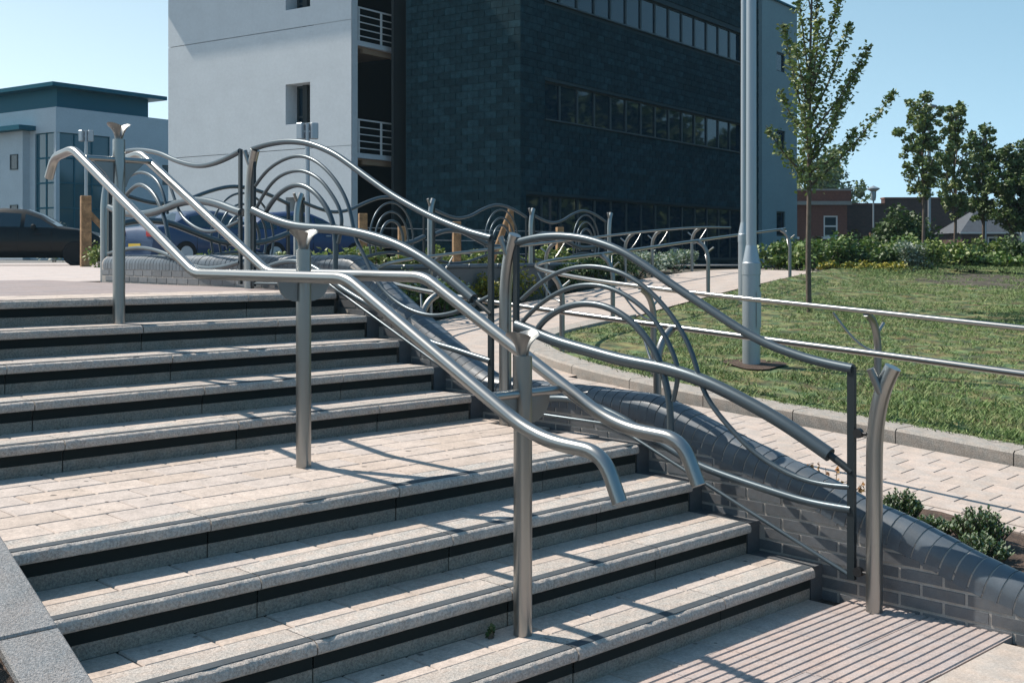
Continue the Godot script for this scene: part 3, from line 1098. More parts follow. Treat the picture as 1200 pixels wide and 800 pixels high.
	gm.roughness = 0.7
	gm.cull_mode = BaseMaterial3D.CULL_DISABLED
	gi.material_override = gm
	add_child(gi)
	tag(gi, "short patchy green and straw coloured grass covering the lawn", "grass", "", "stuff")
	# bed between the wall and the path
	c = Col.new()
	for k in 40:
		for j in 6:
			var p := []
			for e in [[0, 0], [1, 0], [1, 1], [0, 1]]:
				var z: float = 1.6 - (k + e[0]) * 0.24
				var u: float = (j + e[1]) / 6.0
				var xo := 6.71
				if z < -3.9: xo = 6.76 + pow(-3.9 - z, 2.0) * 0.045
				var x: float = lerp(wall_x(z) + 0.1, xo, u)
				p.append(Vector3(x, G(x, z) + 0.0 + 0.03 * sin(u * PI) + 0.015 * sin(x * 9.0 + z * 7.0), z))
			c.quad(p[0], p[1], p[2], p[3], Vector3.UP)
	structure("planting_bed", c.mesh(), M.soil)
	c = Col.new()
	for k in 18:
		var an := TAU * k / 18
		var an2 := TAU * (k + 1) / 18
		var r1 := 0.30 + 0.05 * sin(k * 1.1)
		var r2 := 0.30 + 0.05 * sin(((k + 1) % 18) * 1.1)
		var p0 := Vector3(10.0, 0, -3.9)
		var p1 := p0 + Vector3(cos(an), 0, sin(an)) * r1
		var p2 := p0 + Vector3(cos(an2), 0, sin(an2)) * r2
		p0.y = G(p0.x, p0.z) + 0.081; p1.y = G(p1.x, p1.z) + 0.079; p2.y = G(p2.x, p2.z) + 0.079
		c.tri(p0, p1, p2, Vector3.UP)
	structure("bare_soil", c.mesh(), M.soil)

# ---------------------------------------------------------------- buildings
const OFFICE := Vector3(24.986, 1.3, -22.677)
const TURN := 0.192

# flat wall with openings: a, b run along the wall, thickness goes inward along -out
func pierced(o: Vector3, right: Vector3, out: Vector3, w: float, h: float, holes: Array, depth: float, c: Col = null) -> Col:
	if c == null: c = Col.new()
	var xs := [0.0, w]
	var ys := [0.0, h]
	for q in holes:
		for v in [q[0], q[2]]: if not xs.has(v): xs.append(v)
		for v in [q[1], q[3]]: if not ys.has(v): ys.append(v)
	xs.sort()
	ys.sort()
	for a in xs.size() - 1:
		for b in ys.size() - 1:
			var mx: float = (xs[a] + xs[a + 1]) / 2
			var my: float = (ys[b] + ys[b + 1]) / 2
			var skip := false
			for q in holes:
				if mx > q[0] and mx < q[2] and my > q[1] and my < q[3]: skip = true
			if skip: continue
			c.quad(o + right * xs[a] + Vector3.UP * ys[b], o + right * xs[a + 1] + Vector3.UP * ys[b], o + right * xs[a + 1] + Vector3.UP * ys[b + 1], o + right * xs[a] + Vector3.UP * ys[b + 1], out)
	for q in holes:
		var p := [o + right * q[0] + Vector3.UP * q[1], o + right * q[2] + Vector3.UP * q[1], o + right * q[2] + Vector3.UP * q[3], o + right * q[0] + Vector3.UP * q[3]]
		var mid: Vector3 = (p[0] + p[2]) / 2
		for k in 4:
			var A: Vector3 = p[k]
			var B: Vector3 = p[(k + 1) % 4]
			c.quad(A, B, B - out * depth, A - out * depth, mid - (A + B) / 2)
	return c

# window: frame, panes and transom as meshes of their own; origin bottom left
func window(parent: Node3D, o: Vector3, right: Vector3, out: Vector3, w: float, h: float, depth: float, fw := 0.06, glass: Material = null, frame: Material = null, transom := 0.0):
	if glass == null: glass = M.glass
	if frame == null: frame = M.frame
	var b := Basis(right, Vector3.UP, out)
	var z := -depth
	var c := Col.new()
	c.box(o + right * (w / 2) + Vector3.UP * (fw / 2) + out * z, Vector3(w, fw, 0.08), b)
	c.box(o + right * (w / 2) + Vector3.UP * (h - fw / 2) + out * z, Vector3(w, fw, 0.08), b)
	c.box(o + right * (fw / 2) + Vector3.UP * (h / 2) + out * z, Vector3(fw, h - 2 * fw, 0.08), b)
	c.box(o + right * (w - fw / 2) + Vector3.UP * (h / 2) + out * z, Vector3(fw, h - 2 * fw, 0.08), b)
	if transom > 0.0:
		c.box(o + right * (w / 2) + Vector3.UP * (h * transom) + out * z, Vector3(w - 2 * fw, fw, 0.07), b)
	var wi := obj("window", c.mesh(), frame, parent)
	c = Col.new()
	c.box(o + right * (w / 2) + Vector3.UP * (h / 2) + out * (z - 0.012), Vector3(w - 2 * fw + 0.01, h - 2 * fw + 0.01, 0.02), b)
	obj("pane", c.mesh(), glass, wi)

func build_office():
	var o := thing("office_building", "large three storey office of dark grey blockwork with white corner tower", "building", OFFICE, TURN)
	var X := Vector3.RIGHT
	var Y := Vector3.UP
	var Z := Vector3.BACK
	var H := 12.3
	# south face: openings for three bands of windows
	var bands := [[1.35, 4.6, 1.08, 1.22, 14], [1.35, 8.35, 1.08, 1.25, 14], [0.3, 0.15, 1.08, 2.05, 16]]
	var holes := []
	for q in bands: holes.append([q[0], q[1], q[0] + q[2] * q[4], q[1] + q[3]])
	obj("wall", pierced(Vector3(0, 0, -0.03), X, Z, 18.0, H, holes, 0.22).mesh(), M.block_joint, o)
	obj("wall", pierced(Vector3(0.03, 0, -4.6), Z, -X, 4.57, H, [], 0.1).mesh(), M.block_joint, o)
	# remaining sides and roof
	var c := Col.new()
	c.quad(Vector3(0.03, 0, -4.6), Vector3(6, 0, -4.6), Vector3(6, H, -4.6), Vector3(0.03, H, -4.6), -Z)
	c.quad(Vector3(0, H, 0), Vector3(18, H, 0), Vector3(18, H, -16), Vector3(0, H, -16), Y)
	c.quad(Vector3(18, 0, 0), Vector3(18, 0, -16), Vector3(18, H, -16), Vector3(18, H, 0), X)
	c.quad(Vector3(18, 0, -16), Vector3(0, 0, -16), Vector3(0, H, -16), Vector3(18, H, -16), -Z)
	obj("roof", c.mesh(), M.block_joint, o)
	# dark room behind the glass so that panes only mirror
	c = Col.new()
	for q in bands:
		c.quad(Vector3(q[0], q[1], -0.25), Vector3(q[0] + q[2] * q[4], q[1], -0.25), Vector3(q[0] + q[2] * q[4], q[1] + q[3], -0.25), Vector3(q[0], q[1] + q[3], -0.25), Z)
	obj("dark_interior", c.mesh(), M.recess, o)
	for q in bands:
		for k in int(q[4]):
			window(o, Vector3(q[0] + k * q[2], q[1], -0.03), X, Z, q[2] - 0.004, q[3], 0.15, 0.05)
		c = Col.new()
		c.box(Vector3(q[0] + q[2] * q[4] / 2, q[1] - 0.02, 0.02), Vector3(q[2] * q[4] + 0.1, 0.05, 0.12))
		obj("sill", c.mesh(), M.frame, o)
	# block courses, each block proud of its joint; nearest 300 single, the rest joined
	var list := []
	for row in 54:
		var y0 := row * 0.2275
		var xx := 0.0 if row % 2 else -0.2275
		while xx < 18.0:
			var x0: float = max(xx, 0.0)
			var x1: float = min(xx + 0.455, 18.0)
			xx += 0.455
			if x1 - x0 < 0.08: continue
			var y1 := y0 + 0.2275
			var ok := true
			for q in holes:
				if x1 > q[0] + 0.01 and x0 < q[2] - 0.01 and y1 > q[1] + 0.01 and y0 < q[3] - 0.01: ok = false
			if ok: list.append([0, x0, x1, y0])
			else:
				# cut blocks beside openings
				for q in holes:
					if y1 > q[1] + 0.01 and y0 < q[3] - 0.01:
						if x0 < q[0] - 0.05 and x1 > q[0]: list.append([0, x0, q[0], y0])
						if x1 > q[2] + 0.05 and x0 < q[2]: list.append([0, q[2], x1, y0])
		xx = 0.0 if row % 2 == 0 else -0.2275
		while xx < 4.55:
			var x0: float = max(xx, 0.0)
			var x1: float = min(xx + 0.455, 4.55)
			xx += 0.455
			if x1 - x0 < 0.08: continue
			list.append([1, x0, x1, y0])
	list.sort_custom(func(p, q): return p[1] + abs(p[3] - 7.0) * 0.7 - p[0] * 3.0 < q[1] + abs(q[3] - 7.0) * 0.7 - q[0] * 3.0)
	var rest := []
	for k in 4: rest.append(Col.new())
	var cache := {}
	for k in list.size():
		var q: Array = list[k]
		var L: float = q[2] - q[1] - 0.012
		var mid: float = (q[1] + q[2]) / 2
		var at := Vector3(mid, q[3] + 0.11375, 0.0) if q[0] == 0 else Vector3(0.0, q[3] + 0.11375, -mid)
		var sz := Vector3(L, 0.2155, 0.04) if q[0] == 0 else Vector3(0.04, 0.2155, L)
		at += Vector3(0, 0, -0.016 + rnd(-0.003, 0.003)) if q[0] == 0 else Vector3(0.016 + rnd(-0.003, 0.003), 0, 0)
		if k < 300:
			var key := "%d_%d" % [q[0], int(round(L * 1000))]
			if not cache.has(key): cache[key] = box_mesh(sz)
			obj("block", cache[key], M.block[rng.randi() % 4], o, at)
		else:
			rest[rng.randi() % 4].box(at, sz)
	for k in 4:
		tag(obj("blockwork", rest[k].mesh(), M.block[k], o), "", "", "", "stuff")
	# pale block at the far end of the south face
	holes = [[1.6, 8.45, 2.6, 9.3], [1.6, 5.0, 2.6, 5.85], [1.6, 1.15, 2.6, 2.25]]
	obj("pale_end_wall", pierced(Vector3(18.0, 0, 0.16), X, Z, 4.0, 11.5, holes, 0.14).mesh(), M.pale_end, o)
	c = Col.new()
	c.box(Vector3(20.0, 11.53, -3.9), Vector3(4.1, 0.08, 8.3))
	obj("roof_edge", c.mesh(), M.teal, o)
	c = Col.new()
	c.quad(Vector3(18, 0, 0.16), Vector3(18, 0, -0.1), Vector3(18, 11.5, -0.1), Vector3(18, 11.5, 0.16), -X)
	c.quad(Vector3(22, 0, 0.16), Vector3(22, 0, -8), Vector3(22, 11.5, -8), Vector3(22, 11.5, 0.16), X)
	c.quad(Vector3(22, 0, -8), Vector3(18, 0, -8), Vector3(18, 11.5, -8), Vector3(22, 11.5, -8), -Z)
	obj("pale_end_side", c.mesh(), M.pale_end, o)
	for q in holes:
		window(o, Vector3(18.0 + q[0], q[1], 0.16), X, Z, q[2] - q[0], q[3] - q[1], 0.1, 0.06)
	# white tower: west face in three bands with a real groove between them
	var TH := 13.2
	var zt := -5.6
	var w := 9.1
	var wins := [[1.85, 4.7, 3.0, 6.05], [1.85, 8.55, 3.0, 9.9], [1.85, 0.9, 3.0, 2.25]]
	var ybands := [[0.0, 3.84], [3.86, 7.9], [7.92, 11.6], [11.62, TH]]
	for yb in ybands:
		var hs := []
		for q in wins:
			if q[1] >= yb[0] and q[3] <= yb[1]: hs.append([q[0], q[1] - yb[0], q[2], q[3] - yb[0]])
		var pc := pierced(Vector3(-1.5, yb[0], zt), -Z, -X, w, yb[1] - yb[0], hs, 0.62)
		pc.quad(Vector3(-1.5, yb[1], zt), Vector3(-1.5, yb[1], zt - w), Vector3(-1.47, yb[1], zt - w), Vector3(-1.47, yb[1], zt), Y)
		obj("white_wall", pc.mesh(), M.white, o)
	for q in wins:
		window(o, Vector3(-1.5, q[1], zt - q[0]), -Z, -X, q[2] - q[0], q[3] - q[1], 0.57, 0.07, null, null, 0.22)
	c = Col.new()
	# body behind the facing: pier, core, ends
	c.box(Vector3(-1.335, TH / 2, zt - 0.85 - 0.001), Vector3(0.27, TH, 1.7))
	obj("white_pier", c.mesh(), M.white, o)
	c = Col.new()
	c.box(Vector3(-0.83, TH / 2, zt - 2.4 - 3.35), Vector3(0.06, TH, 6.6))
	c.box(Vector3(2.5, TH / 2, zt - w + 0.05), Vector3(7.9, TH, 0.1))
	obj("tower_core", c.mesh(), M.white, o)
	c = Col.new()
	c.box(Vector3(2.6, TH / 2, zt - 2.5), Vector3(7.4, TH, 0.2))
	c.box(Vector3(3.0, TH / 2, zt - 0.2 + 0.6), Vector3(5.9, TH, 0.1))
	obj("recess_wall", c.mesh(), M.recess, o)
	c = Col.new()
	c.box(Vector3(1.85, TH + 0.12, zt - w / 2 - 1.65), Vector3(8.3, 0.24, w + 3.4))
	obj("tower_roof", c.mesh(), M.white_b, o)
	# balconies in the recess
	for fl in [3.55, 7.2, 10.9]:
		var bal := obj("balcony", box_mesh(Vector3(2.5, 0.16, 2.3)), M.white_b, o, Vector3(0.05, fl, zt - 1.15))
		var u := Col.new()
		u.box(Vector3(0, -0.11, -0.05), Vector3(2.3, 0.05, 2.1))
		u.box(Vector3(0.2, -0.2, 0.95), Vector3(2.1, 0.14, 0.1))
		obj("soffit", u.mesh(), M.timber_floor, bal)
		for k in 3:
			var q := Col.new()
			q.box(Vector3(-1.15 + k * 1.1, 0.62, 1.1), Vector3(0.06, 1.1, 0.05))
			obj("rail_post", q.mesh(), M.trim, bal)
		for k in 5:
			var q := Col.new()
			q.box(Vector3(0.0, 0.25 + k * 0.225 + (0.02 if k == 4 else 0.0), 1.1), Vector3(2.4, 0.05 if k == 4 else 0.032, 0.03))
			obj("rail_bar", q.mesh(), M.trim, bal)

func aimed(u: float, depth: float) -> Vector3:      # plan position of a far thing, from the survey
	var S := sin(0.7652)
	var C := cos(0.7652)
	var r := (u - 600.0) / 1374.95 * depth
	return Vector3(S * depth + C * r, 0, 2.9629 - C * depth + S * r)

func build_far_buildings():
	var X := Vector3.RIGHT
	var Y := Vector3.UP
	var Z := Vector3.BACK
	var p := aimed(65, 75)
	var o := thing("office_building", "distant white office with teal glazed corner and flat overhanging roof", "building", Vector3(p.x, 1.3, p.z), TURN)
	var holes := [[0.05, 0.1, 4.05, 8.2], [8.3, 5.2, 9.4, 6.6]]
	obj("wall", pierced(Vector3.ZERO, X, Z, 20, 9.8, holes, 0.3).mesh(), M.white_b, o)
	var hw := [[0.05, 0.1, 2.3, 8.2], [3.5, 6.0, 4.3, 7.0], [3.5, 2.9, 4.3, 3.9], [5.6, 6.0, 6.4, 7.0]]
	obj("wall", pierced(Vector3.ZERO, -Z, -X, 16, 9.8, hw, 0.3).mesh(), M.white_b, o)
	var c := Col.new()
	c.quad(Vector3(0, 9.8, 0), Vector3(20, 9.8, 0), Vector3(20, 9.8, -16), Vector3(0, 9.8, -16), Y)
	c.quad(Vector3(20, 0, 0), Vector3(20, 0, -16), Vector3(20, 9.8, -16), Vector3(20, 9.8, 0), X)
	c.quad(Vector3(20, 0, -16), Vector3(0, 0, -16), Vector3(0, 9.8, -16), Vector3(20, 9.8, -16), -Z)
	obj("roof_deck", c.mesh(), M.white_b, o)
	for k in 3:
		for j in 5:
			window(o, Vector3(0.08 + k * 1.32, 0.12 + j * 1.615, 0), X, Z, 1.315, 1.61, 0.12, 0.05, M.curtain, M.teal)
	for k in 2:
		for j in 5:
			window(o, Vector3(0, 0.12 + j * 1.615, -0.08 - k * 1.1), -Z, -X, 1.095, 1.61, 0.12, 0.05, M.curtain, M.teal)
	for k in range(1, 4):
		var q: Array = hw[k]
		window(o, Vector3(0, q[1], -q[0]), -Z, -X, q[2] - q[0], q[3] - q[1], 0.15, 0.06)
	window(o, Vector3(8.3, 5.2, 0), X, Z, 1.1, 1.4, 0.15, 0.06)
	c = Col.new()
	c.box(Vector3(3.95, 10.45, -7.2), Vector3(7.1, 1.3, 13.4))
	obj("teal_top_storey", c.mesh(), M.teal, o)
	c = Col.new()
	c.box(Vector3(3.95, 11.2, -7.2), Vector3(8.9, 0.26, 15.2))
	obj("overhanging_roof", c.mesh(), M.teal, o)
	c = Col.new()
	c.box(Vector3(-0.5, 8.55, -6.4), Vector3(1.4, 0.3, 8.4))
	obj("canopy", c.mesh(), M.teal, o)
	c = Col.new()
	c.box(Vector3(-0.25, 4.2, -6.6), Vector3(0.5, 8.4, 7.4))
	obj("white_wing", c.mesh(), M.white_b, o)
	for j in 2:
		for k in 2:
			window(o, Vector3(-0.5, 2.6 + j * 3.3, -3.4 - k * 2.2), -Z, -X, 0.85, 1.0, -0.03, 0.06)
	# red brick building behind the shrubs
	p = aimed(925, 95)
	o = thing("brick_building", "single storey red brick building with stone cornice and white windows", "building", Vector3(p.x, 1.2, p.z), -0.7652)
	var bh := [[9.5, 1.9, 10.6, 3.6], [11.0 + 1.8, 1.9, 13.95, 3.6], [7.6, 1.9, 8.7, 3.6]]
	obj("wall", pierced(Vector3(-10, 0, 0), X, Z, 14.7, 4.6, bh, 0.2).mesh(), M.red_brick, o)
	c = Col.new()
	c.quad(Vector3(4.7, 0, 0), Vector3(4.7, 0, -12), Vector3(4.7, 4.6, -12), Vector3(4.7, 4.6, 0), X)
	c.quad(Vector3(-10, 4.6, 0), Vector3(4.7, 4.6, 0), Vector3(4.7, 4.6, -12), Vector3(-10, 4.6, -12), Y)
	obj("side_wall", c.mesh(), M.red_brick, o)
	for q in bh:
		window(o, Vector3(-10 + q[0], q[1], 0), X, Z, q[2] - q[0], q[3] - q[1], 0.1, 0.12, M.glass, M.trim, 0.5)
		c = Col.new()
		c.box(Vector3(-10 + (q[0] + q[2]) / 2, q[1] - 0.1, 0.08), Vector3(1.5, 0.18, 0.2))
		obj("sill", c.mesh(), M.trim, o)
	c = Col.new()
	c.box(Vector3(-2.55, 4.62, 0.1), Vector3(15.1, 0.3, 0.5))
	obj("cornice", c.mesh(), M.stone, o)
	c = Col.new()
	c.box(Vector3(-2.0, 1.1, 0.1), Vector3(13.3, 0.4, 0.3))
	obj("plinth_course", c.mesh(), M.stone, o)
	c = Col.new()
	c.box(Vector3(-2.3, 5.2, -4.4), Vector3(15.2, 1.0, 7.0))
	obj("upper_block", c.mesh(), M.red_brick, o)
	c = Col.new()
	c.box(Vector3(-2.3, 5.75, -4.4), Vector3(15.5, 0.14, 7.3))
	obj("parapet", c.mesh(), M.stone, o)
	p = aimed(985, 100)
	o = thing("brick_wall", "long dark old brick wall behind the trees", "wall", Vector3(p.x, 1.2, p.z), -0.7652)
	c = Col.new()
	c.box(Vector3(1.8, 2.35, -0.5), Vector3(4.0, 4.7, 1.0))
	c.box(Vector3(8.2, 2.6, -0.5), Vector3(8.8, 5.2, 1.0))
	obj("wall_body", c.mesh(), M.old_brick, o)
	c = Col.new()
	c.box(Vector3(1.75, 4.77, -0.5), Vector3(4.1, 0.13, 1.2))
	c.box(Vector3(8.2, 5.27, -0.5), Vector3(8.9, 0.13, 1.2))
	obj("coping", c.mesh(), M.red_brick, o)
	# lodge with a slate roof
	p = aimed(1163, 92)
	o = thing("house", "small dark house with grey slate hipped roof at the right edge", "house", Vector3(p.x, 1.2, p.z), -0.7652)
	obj("wall", pierced(Vector3(-2.3, 0, 0), X, Z, 4.8, 2.2, [[1.95, 0.75, 2.75, 1.85]], 0.15).mesh(), M.old_brick, o)
	c = Col.new()
	c.box(Vector3(0.1, 1.1, -2.6), Vector3(4.78, 2.2, 5.0))
	obj("wall", c.mesh(), M.old_brick, o)
	window(o, Vector3(-0.35, 0.75, 0), X, Z, 0.8, 1.1, 0.05, 0.13, M.glass, M.trim, 0.5)
	c = Col.new()
	var e0 := Vector3(-2.65, 2.15, 0.4); var e1 := Vector3(2.9, 2.15, 0.4); var e2 := Vector3(2.9, 2.15, -5.4); var e3 := Vector3(-2.65, 2.15, -5.4)
	var r0 := Vector3(-0.2, 4.2, -2.5); var r1 := Vector3(0.9, 4.2, -2.5)
	c.quad(e0, e1, r1, r0, Vector3(0, 1, 1))
	c.tri(e1, e2, r1, Vector3(1, 1, 0))
	c.quad(e2, e3, r0, r1, Vector3(0, 1, -1))
	c.tri(e3, e0, r0, Vector3(-1, 1, 0))
	c.quad(e0, e1, e2, e3, Vector3.DOWN)
	obj("roof", c.mesh(), M.slate, o)
	c = Col.new()
	c.box(Vector3(0.12, 2.14, 0.42), Vector3(5.6, 0.12, 0.06))
	obj("gutter", c.mesh(), M.trim, o)
	c = Col.new()
	c.box(Vector3(2.6, 1.2, 0.3), Vector3(1.1, 2.0, 0.5))
	obj("white_porch", c.mesh(), M.trim, o)

# ---------------------------------------------------------------- balustrade
# stainless post with a curved head and a short stub; dir is the way its head leans
func rail_post(at: Vector3, dir: Vector3, h: float, label: String, group: String):
	var t := thing("railing_post", label, "post", at, 0.0, group)
	var pts := [Vector3(0, -0.05, 0), Vector3(0, h * 0.3, 0), Vector3(0, h * 0.58, 0), Vector3(0, h * 0.72, 0) + dir * 0.004, Vector3(0, h * 0.84, 0) + dir * 0.022, Vector3(0, h * 0.93, 0) + dir * 0.05, Vector3(0, h, 0) + dir * 0.085]
	obj("post_tube", tube(catmull(pts, 0.05), 0.037, 16).mesh(), M.steel, t)
	var s0 := Vector3(-0.022, h * 0.895, 0) + dir * 0.04
	obj("stub", tube([s0, s0 + Vector3(-0.02, 0.108, 0) - dir * 0.036], 0.0185, 12).mesh(), M.steel_dull, t)

func zy(key: String, x := 4.83) -> Array:
	var o := []
	for p in PAN[key]: o.append(Vector3(x, p[1], p[0]))
	return o

func panel_parts(t: Node3D, T: Array, Mm: Array, rod: Array, arcs: Array, Bm: Array, S: Array, bars: Array):
	var sm := func(a): return relax(catmull(relax(catmull(a, 0.06), 3), 0.03), 2)
	obj("top_rail", tube(sm.call(T), 0.0225, 12).mesh(), M.tubes, t)
	obj("middle_tube", tube(sm.call(Mm), 0.034, 14).mesh(), M.tubes, t)
	if rod.size(): obj("connecting_rod", tube(rod, 0.017, 10).mesh(), M.bar, t)
	for k in arcs.size():
		obj("arch", tube(sm.call(arcs[k]), 0.019 if k == 0 else 0.0135, 10).mesh(), M.tubes, t)
	obj("bottom_rail", tube(sm.call(Bm), 0.0195, 12).mesh(), M.tubes, t)
	if S.size(): obj("bottom_bar", tube(S, 0.0105, 8).mesh(), M.tubes, t)
	for b in bars:
		var c := Col.new()
		c.box((b[0] + b[1]) / 2, Vector3(0.022, b[0].distance_to(b[1]), 0.036), Basis(Vector3.UP, b[2]))
		obj("end_bar", c.mesh(), M.bar, t)
		if b.size() > 3:
			for y in b[3]:
				var q: Vector3 = b[1] + Vector3(0, y, 0)
				var dz: Vector3 = b[4]
				var cl := tube([q, q + dz], 0.008, 8)
				tube([q + dz * 0.45 + Vector3(-0.012, 0, 0), q + dz * 0.45 + Vector3(0.012, 0, 0)], 0.0225, 14, cl)
				obj("clamp", cl.mesh(), M.black, t)

func build_balustrade():
	var grp := "wavy tube railing panels"
	var up := Vector3.UP
	rail_post(Vector3(4.835, 0.0, 0.285), Vector3(0.15, 0, 1).normalized(), 1.11, "brushed steel post with slanted stub at the foot of the stairs", "forked steel railing posts")
	rail_post(Vector3(4.83, 0.6, -2.125), Vector3(0, 0, 1), 1.13, "brushed steel railing post at the side of the stair landing", "forked steel railing posts")
	rail_post(Vector3(4.83, 1.35, -5.01), Vector3(0, 0, 1), 1.07, "brushed steel railing post just behind the top step", "forked steel railing posts")
	rail_post(Vector3(5.17, 1.35, -8.30), Vector3(0.96, 0, -0.27), 1.07, "steel railing post standing near the timber post on the upper plaza", "forked steel railing posts")
	var t := thing("balustrade", "grey steel railing panel of waves and arches beside the lower steps", "railing", Vector3.ZERO, 0.0, grp)
	panel_parts(t, zy("A_T"), zy("A_M"), zy("A_rod"), [zy("A_a1"), zy("A_a2"), zy("A_a3")], zy("A_B"), zy("A_S"), [[Vector3(4.83, 0.66, -2.03), Vector3(4.83, 1.695, -2.03), 0.0, [-0.62], Vector3(0, 0, -0.06)], [Vector3(4.83, 0.13, 0.175), Vector3(4.83, 1.10, 0.175), 0.0, [-0.30, -0.93], Vector3(0, 0, 0.075)]])
	t = thing("balustrade", "grey steel railing panel of waves and arches beside the upper steps", "railing", Vector3.ZERO, 0.0, grp)
	panel_parts(t, zy("B_T"), zy("B_M"), zy("B_rod"), [zy("B_a1"), zy("B_a2"), zy("B_a3")], zy("B_B"), zy("B_S"), [[Vector3(4.83, 1.37, -4.945), Vector3(4.83, 2.44, -4.945), 0.0, [-0.55], Vector3(0, 0, -0.05)], [Vector3(4.83, 0.70, -2.25), Vector3(4.83, 1.72, -2.25), 0.0, [-0.6], Vector3(0, 0, 0.11)]])
	# panel on the plaza edge
	var a := Vector3(4.83, 0, -4.945)
	var b := Vector3(5.17, 0, -8.29)
	var d := (b - a).normalized()
	var on := func(key):
		var o := []
		for p in PAN[key]: o.append(a + d * p[0] + up * p[1])
		return o
	t = thing("balustrade", "grey steel railing panel with arches along the upper plaza edge", "railing", Vector3.ZERO, 0.0, grp)
	var yaw := atan2(d.x, d.z)
	panel_parts(t, on.call("C_T"), on.call("C_M"), [], [on.call("C_a1"), on.call("C_a2"), on.call("C_a3")], on.call("C_B"), [], [[a + d * 0.235 + up * 1.38, a + d * 0.235 + up * 2.44, yaw, [-0.5], -d * 0.15], [a + d * 3.23 + up * 1.38, a + d * 3.23 + up * 2.56, yaw]])
	# far railing along the retaining wall
	var posts := [Vector3(5.17, 1.35, -8.30), Vector3(7.95, 1.40, -9.08), Vector3(10.63, 1.40, -9.78), Vector3(13.4, 1.40, -10.55), Vector3(16.2, 1.40, -11.33)]
	var pl := ["", "second steel post of the far railing, seen through the stair railing arches", "third steel post of the far railing, in front of the dark facade", "fourth steel post of the far railing, left of the looped handrail", "last steel post of the far railing, right of its last arches"]
	var hs := [0, 0.95, 1.0, 0.96, 0.98]
	for k in range(1, 5):
		rail_post(posts[k], Vector3(0.96, 0, -0.27), hs[k], pl[k], "forked steel railing posts")
	var lab := ["far railing panel nearest the parked cars", "far railing panel in front of the short timber stakes", "far railing panel in front of the leaning timber poles", "far railing panel at its right end before the ground floor glass"]
	for k in 4:
		var p: Vector3 = posts[k]
		var q: Vector3 = posts[k + 1]
		p.y = 1.4; q.y = 1.4
		var dd := (q - p).normalized()
		var L := p.distance_to(q)
		var s := L / 2.9
		var at := func(x, y): return p + dd * (x * s) + up * y
		var mk := func(arr):
			var o := []
			for e in arr: o.append(at.call(e[0], e[1]))
			return o
		var arcs := []
		for r in 3:
			var o := []
			for j in 15:
				var an := deg_to_rad(205.0 - 230.0 * j / 14.0)
				var rr: float = [0.27, 0.39, 0.51][r]
				o.append([1.98 + cos(an) * rr, 0.40 + sin(an) * rr * 1.02])
			arcs.append(mk.call(o))
		t = thing("balustrade", lab[k], "railing", Vector3.ZERO, 0.0, grp)
		var T: Array = mk.call([[0.1, 0.86], [0.35, 0.80], [0.7, 0.75], [1.05, 0.79], [1.4, 0.90], [1.75, 0.98], [2.05, 0.98], [2.4, 0.92], [2.75, 0.82]])
		var Mm: Array = mk.call([[0.1, 0.50], [0.4, 0.56], [0.8, 0.56], [1.2, 0.46], [1.6, 0.36], [2.0, 0.34], [2.4, 0.38], [2.75, 0.47]])
		var Bm: Array = mk.call([[0.1, 0.16], [0.6, 0.09], [1.1, 0.13], [1.6, 0.22], [2.1, 0.24], [2.75, 0.12]])
		var yw := atan2(dd.x, dd.z)
		panel_parts(t, T, Mm, [], arcs, Bm, [], [[at.call(0.1, 0.02), at.call(0.1, 0.88), yw], [at.call(2.75, 0.02), at.call(2.75, 0.84), yw]])

# ---------------------------------------------------------------- handrail in the middle of the stairs
# half of the flared trumpet head of a post
func petal(sgn: float) -> ArrayMesh:
	var c := Col.new()
	var rows := 9
	var cols := 13
	var grid := []
	for sd in 2:
		var g := []
		for i in rows:
			var s := float(i) / (rows - 1)
			var line := []
			for j in cols:
				var a := (float(j) / (cols - 1)) * 2.0 - 1.0
				var an := a * deg_to_rad(lerp(86.0, 68.0, s))
				var rr := 0.021 + 0.048 * pow(s, 2.0) + (0.0 if sd == 0 else -0.006)
				var y := s * 0.098 * (1.0 - 0.20 * a * a * s)
				line.append(Vector3(sgn * (cos(an) * rr), y, sin(an) * rr * 0.9))
			g.append(line)
		grid.append(g)
	for sd in 2:
		for i in rows - 1:
			for j in cols - 1:
				var g: Array = grid[sd]
				var m: Vector3 = (g[i][j] + g[i + 1][j + 1]) / 2
				var o := Vector3(m.x, -0.02, m.z)
				c.quad(g[i][j], g[i][j + 1], g[i + 1][j + 1], g[i + 1][j], o if sd == 0 else -o)
	for i in rows - 1:
		for j in [0, cols - 1]:
			c.quad(grid[0][i][j], grid[0][i + 1][j], grid[1][i + 1][j], grid[1][i][j], Vector3(-sgn * 0.5, 0, -1 if j == 0 else 1))
	for j in cols - 1:
		c.quad(grid[0][rows - 1][j], grid[0][rows - 1][j + 1], grid[1][rows - 1][j + 1], grid[1][rows - 1][j], Vector3.UP)
	smooth_normals(c, 0.75)
	return c.mesh()

# average the normals of corners that share a place and nearly agree
func smooth_normals(c: Col, agree: float):
	var acc := {}
	for k in c.v.size():
		var key := Vector3i((c.v[k] * 2000.0).round())
		if not acc.has(key): acc[key] = []
		acc[key].append(k)
	var nn := c.n.duplicate()
	for key in acc:
		for k in acc[key]:
			var s := Vector3.ZERO
			for j in acc[key]:
				if c.n[j].dot(c.n[k]) > agree: s += c.n[j]
			nn[k] = s.normalized()
	c.n = nn

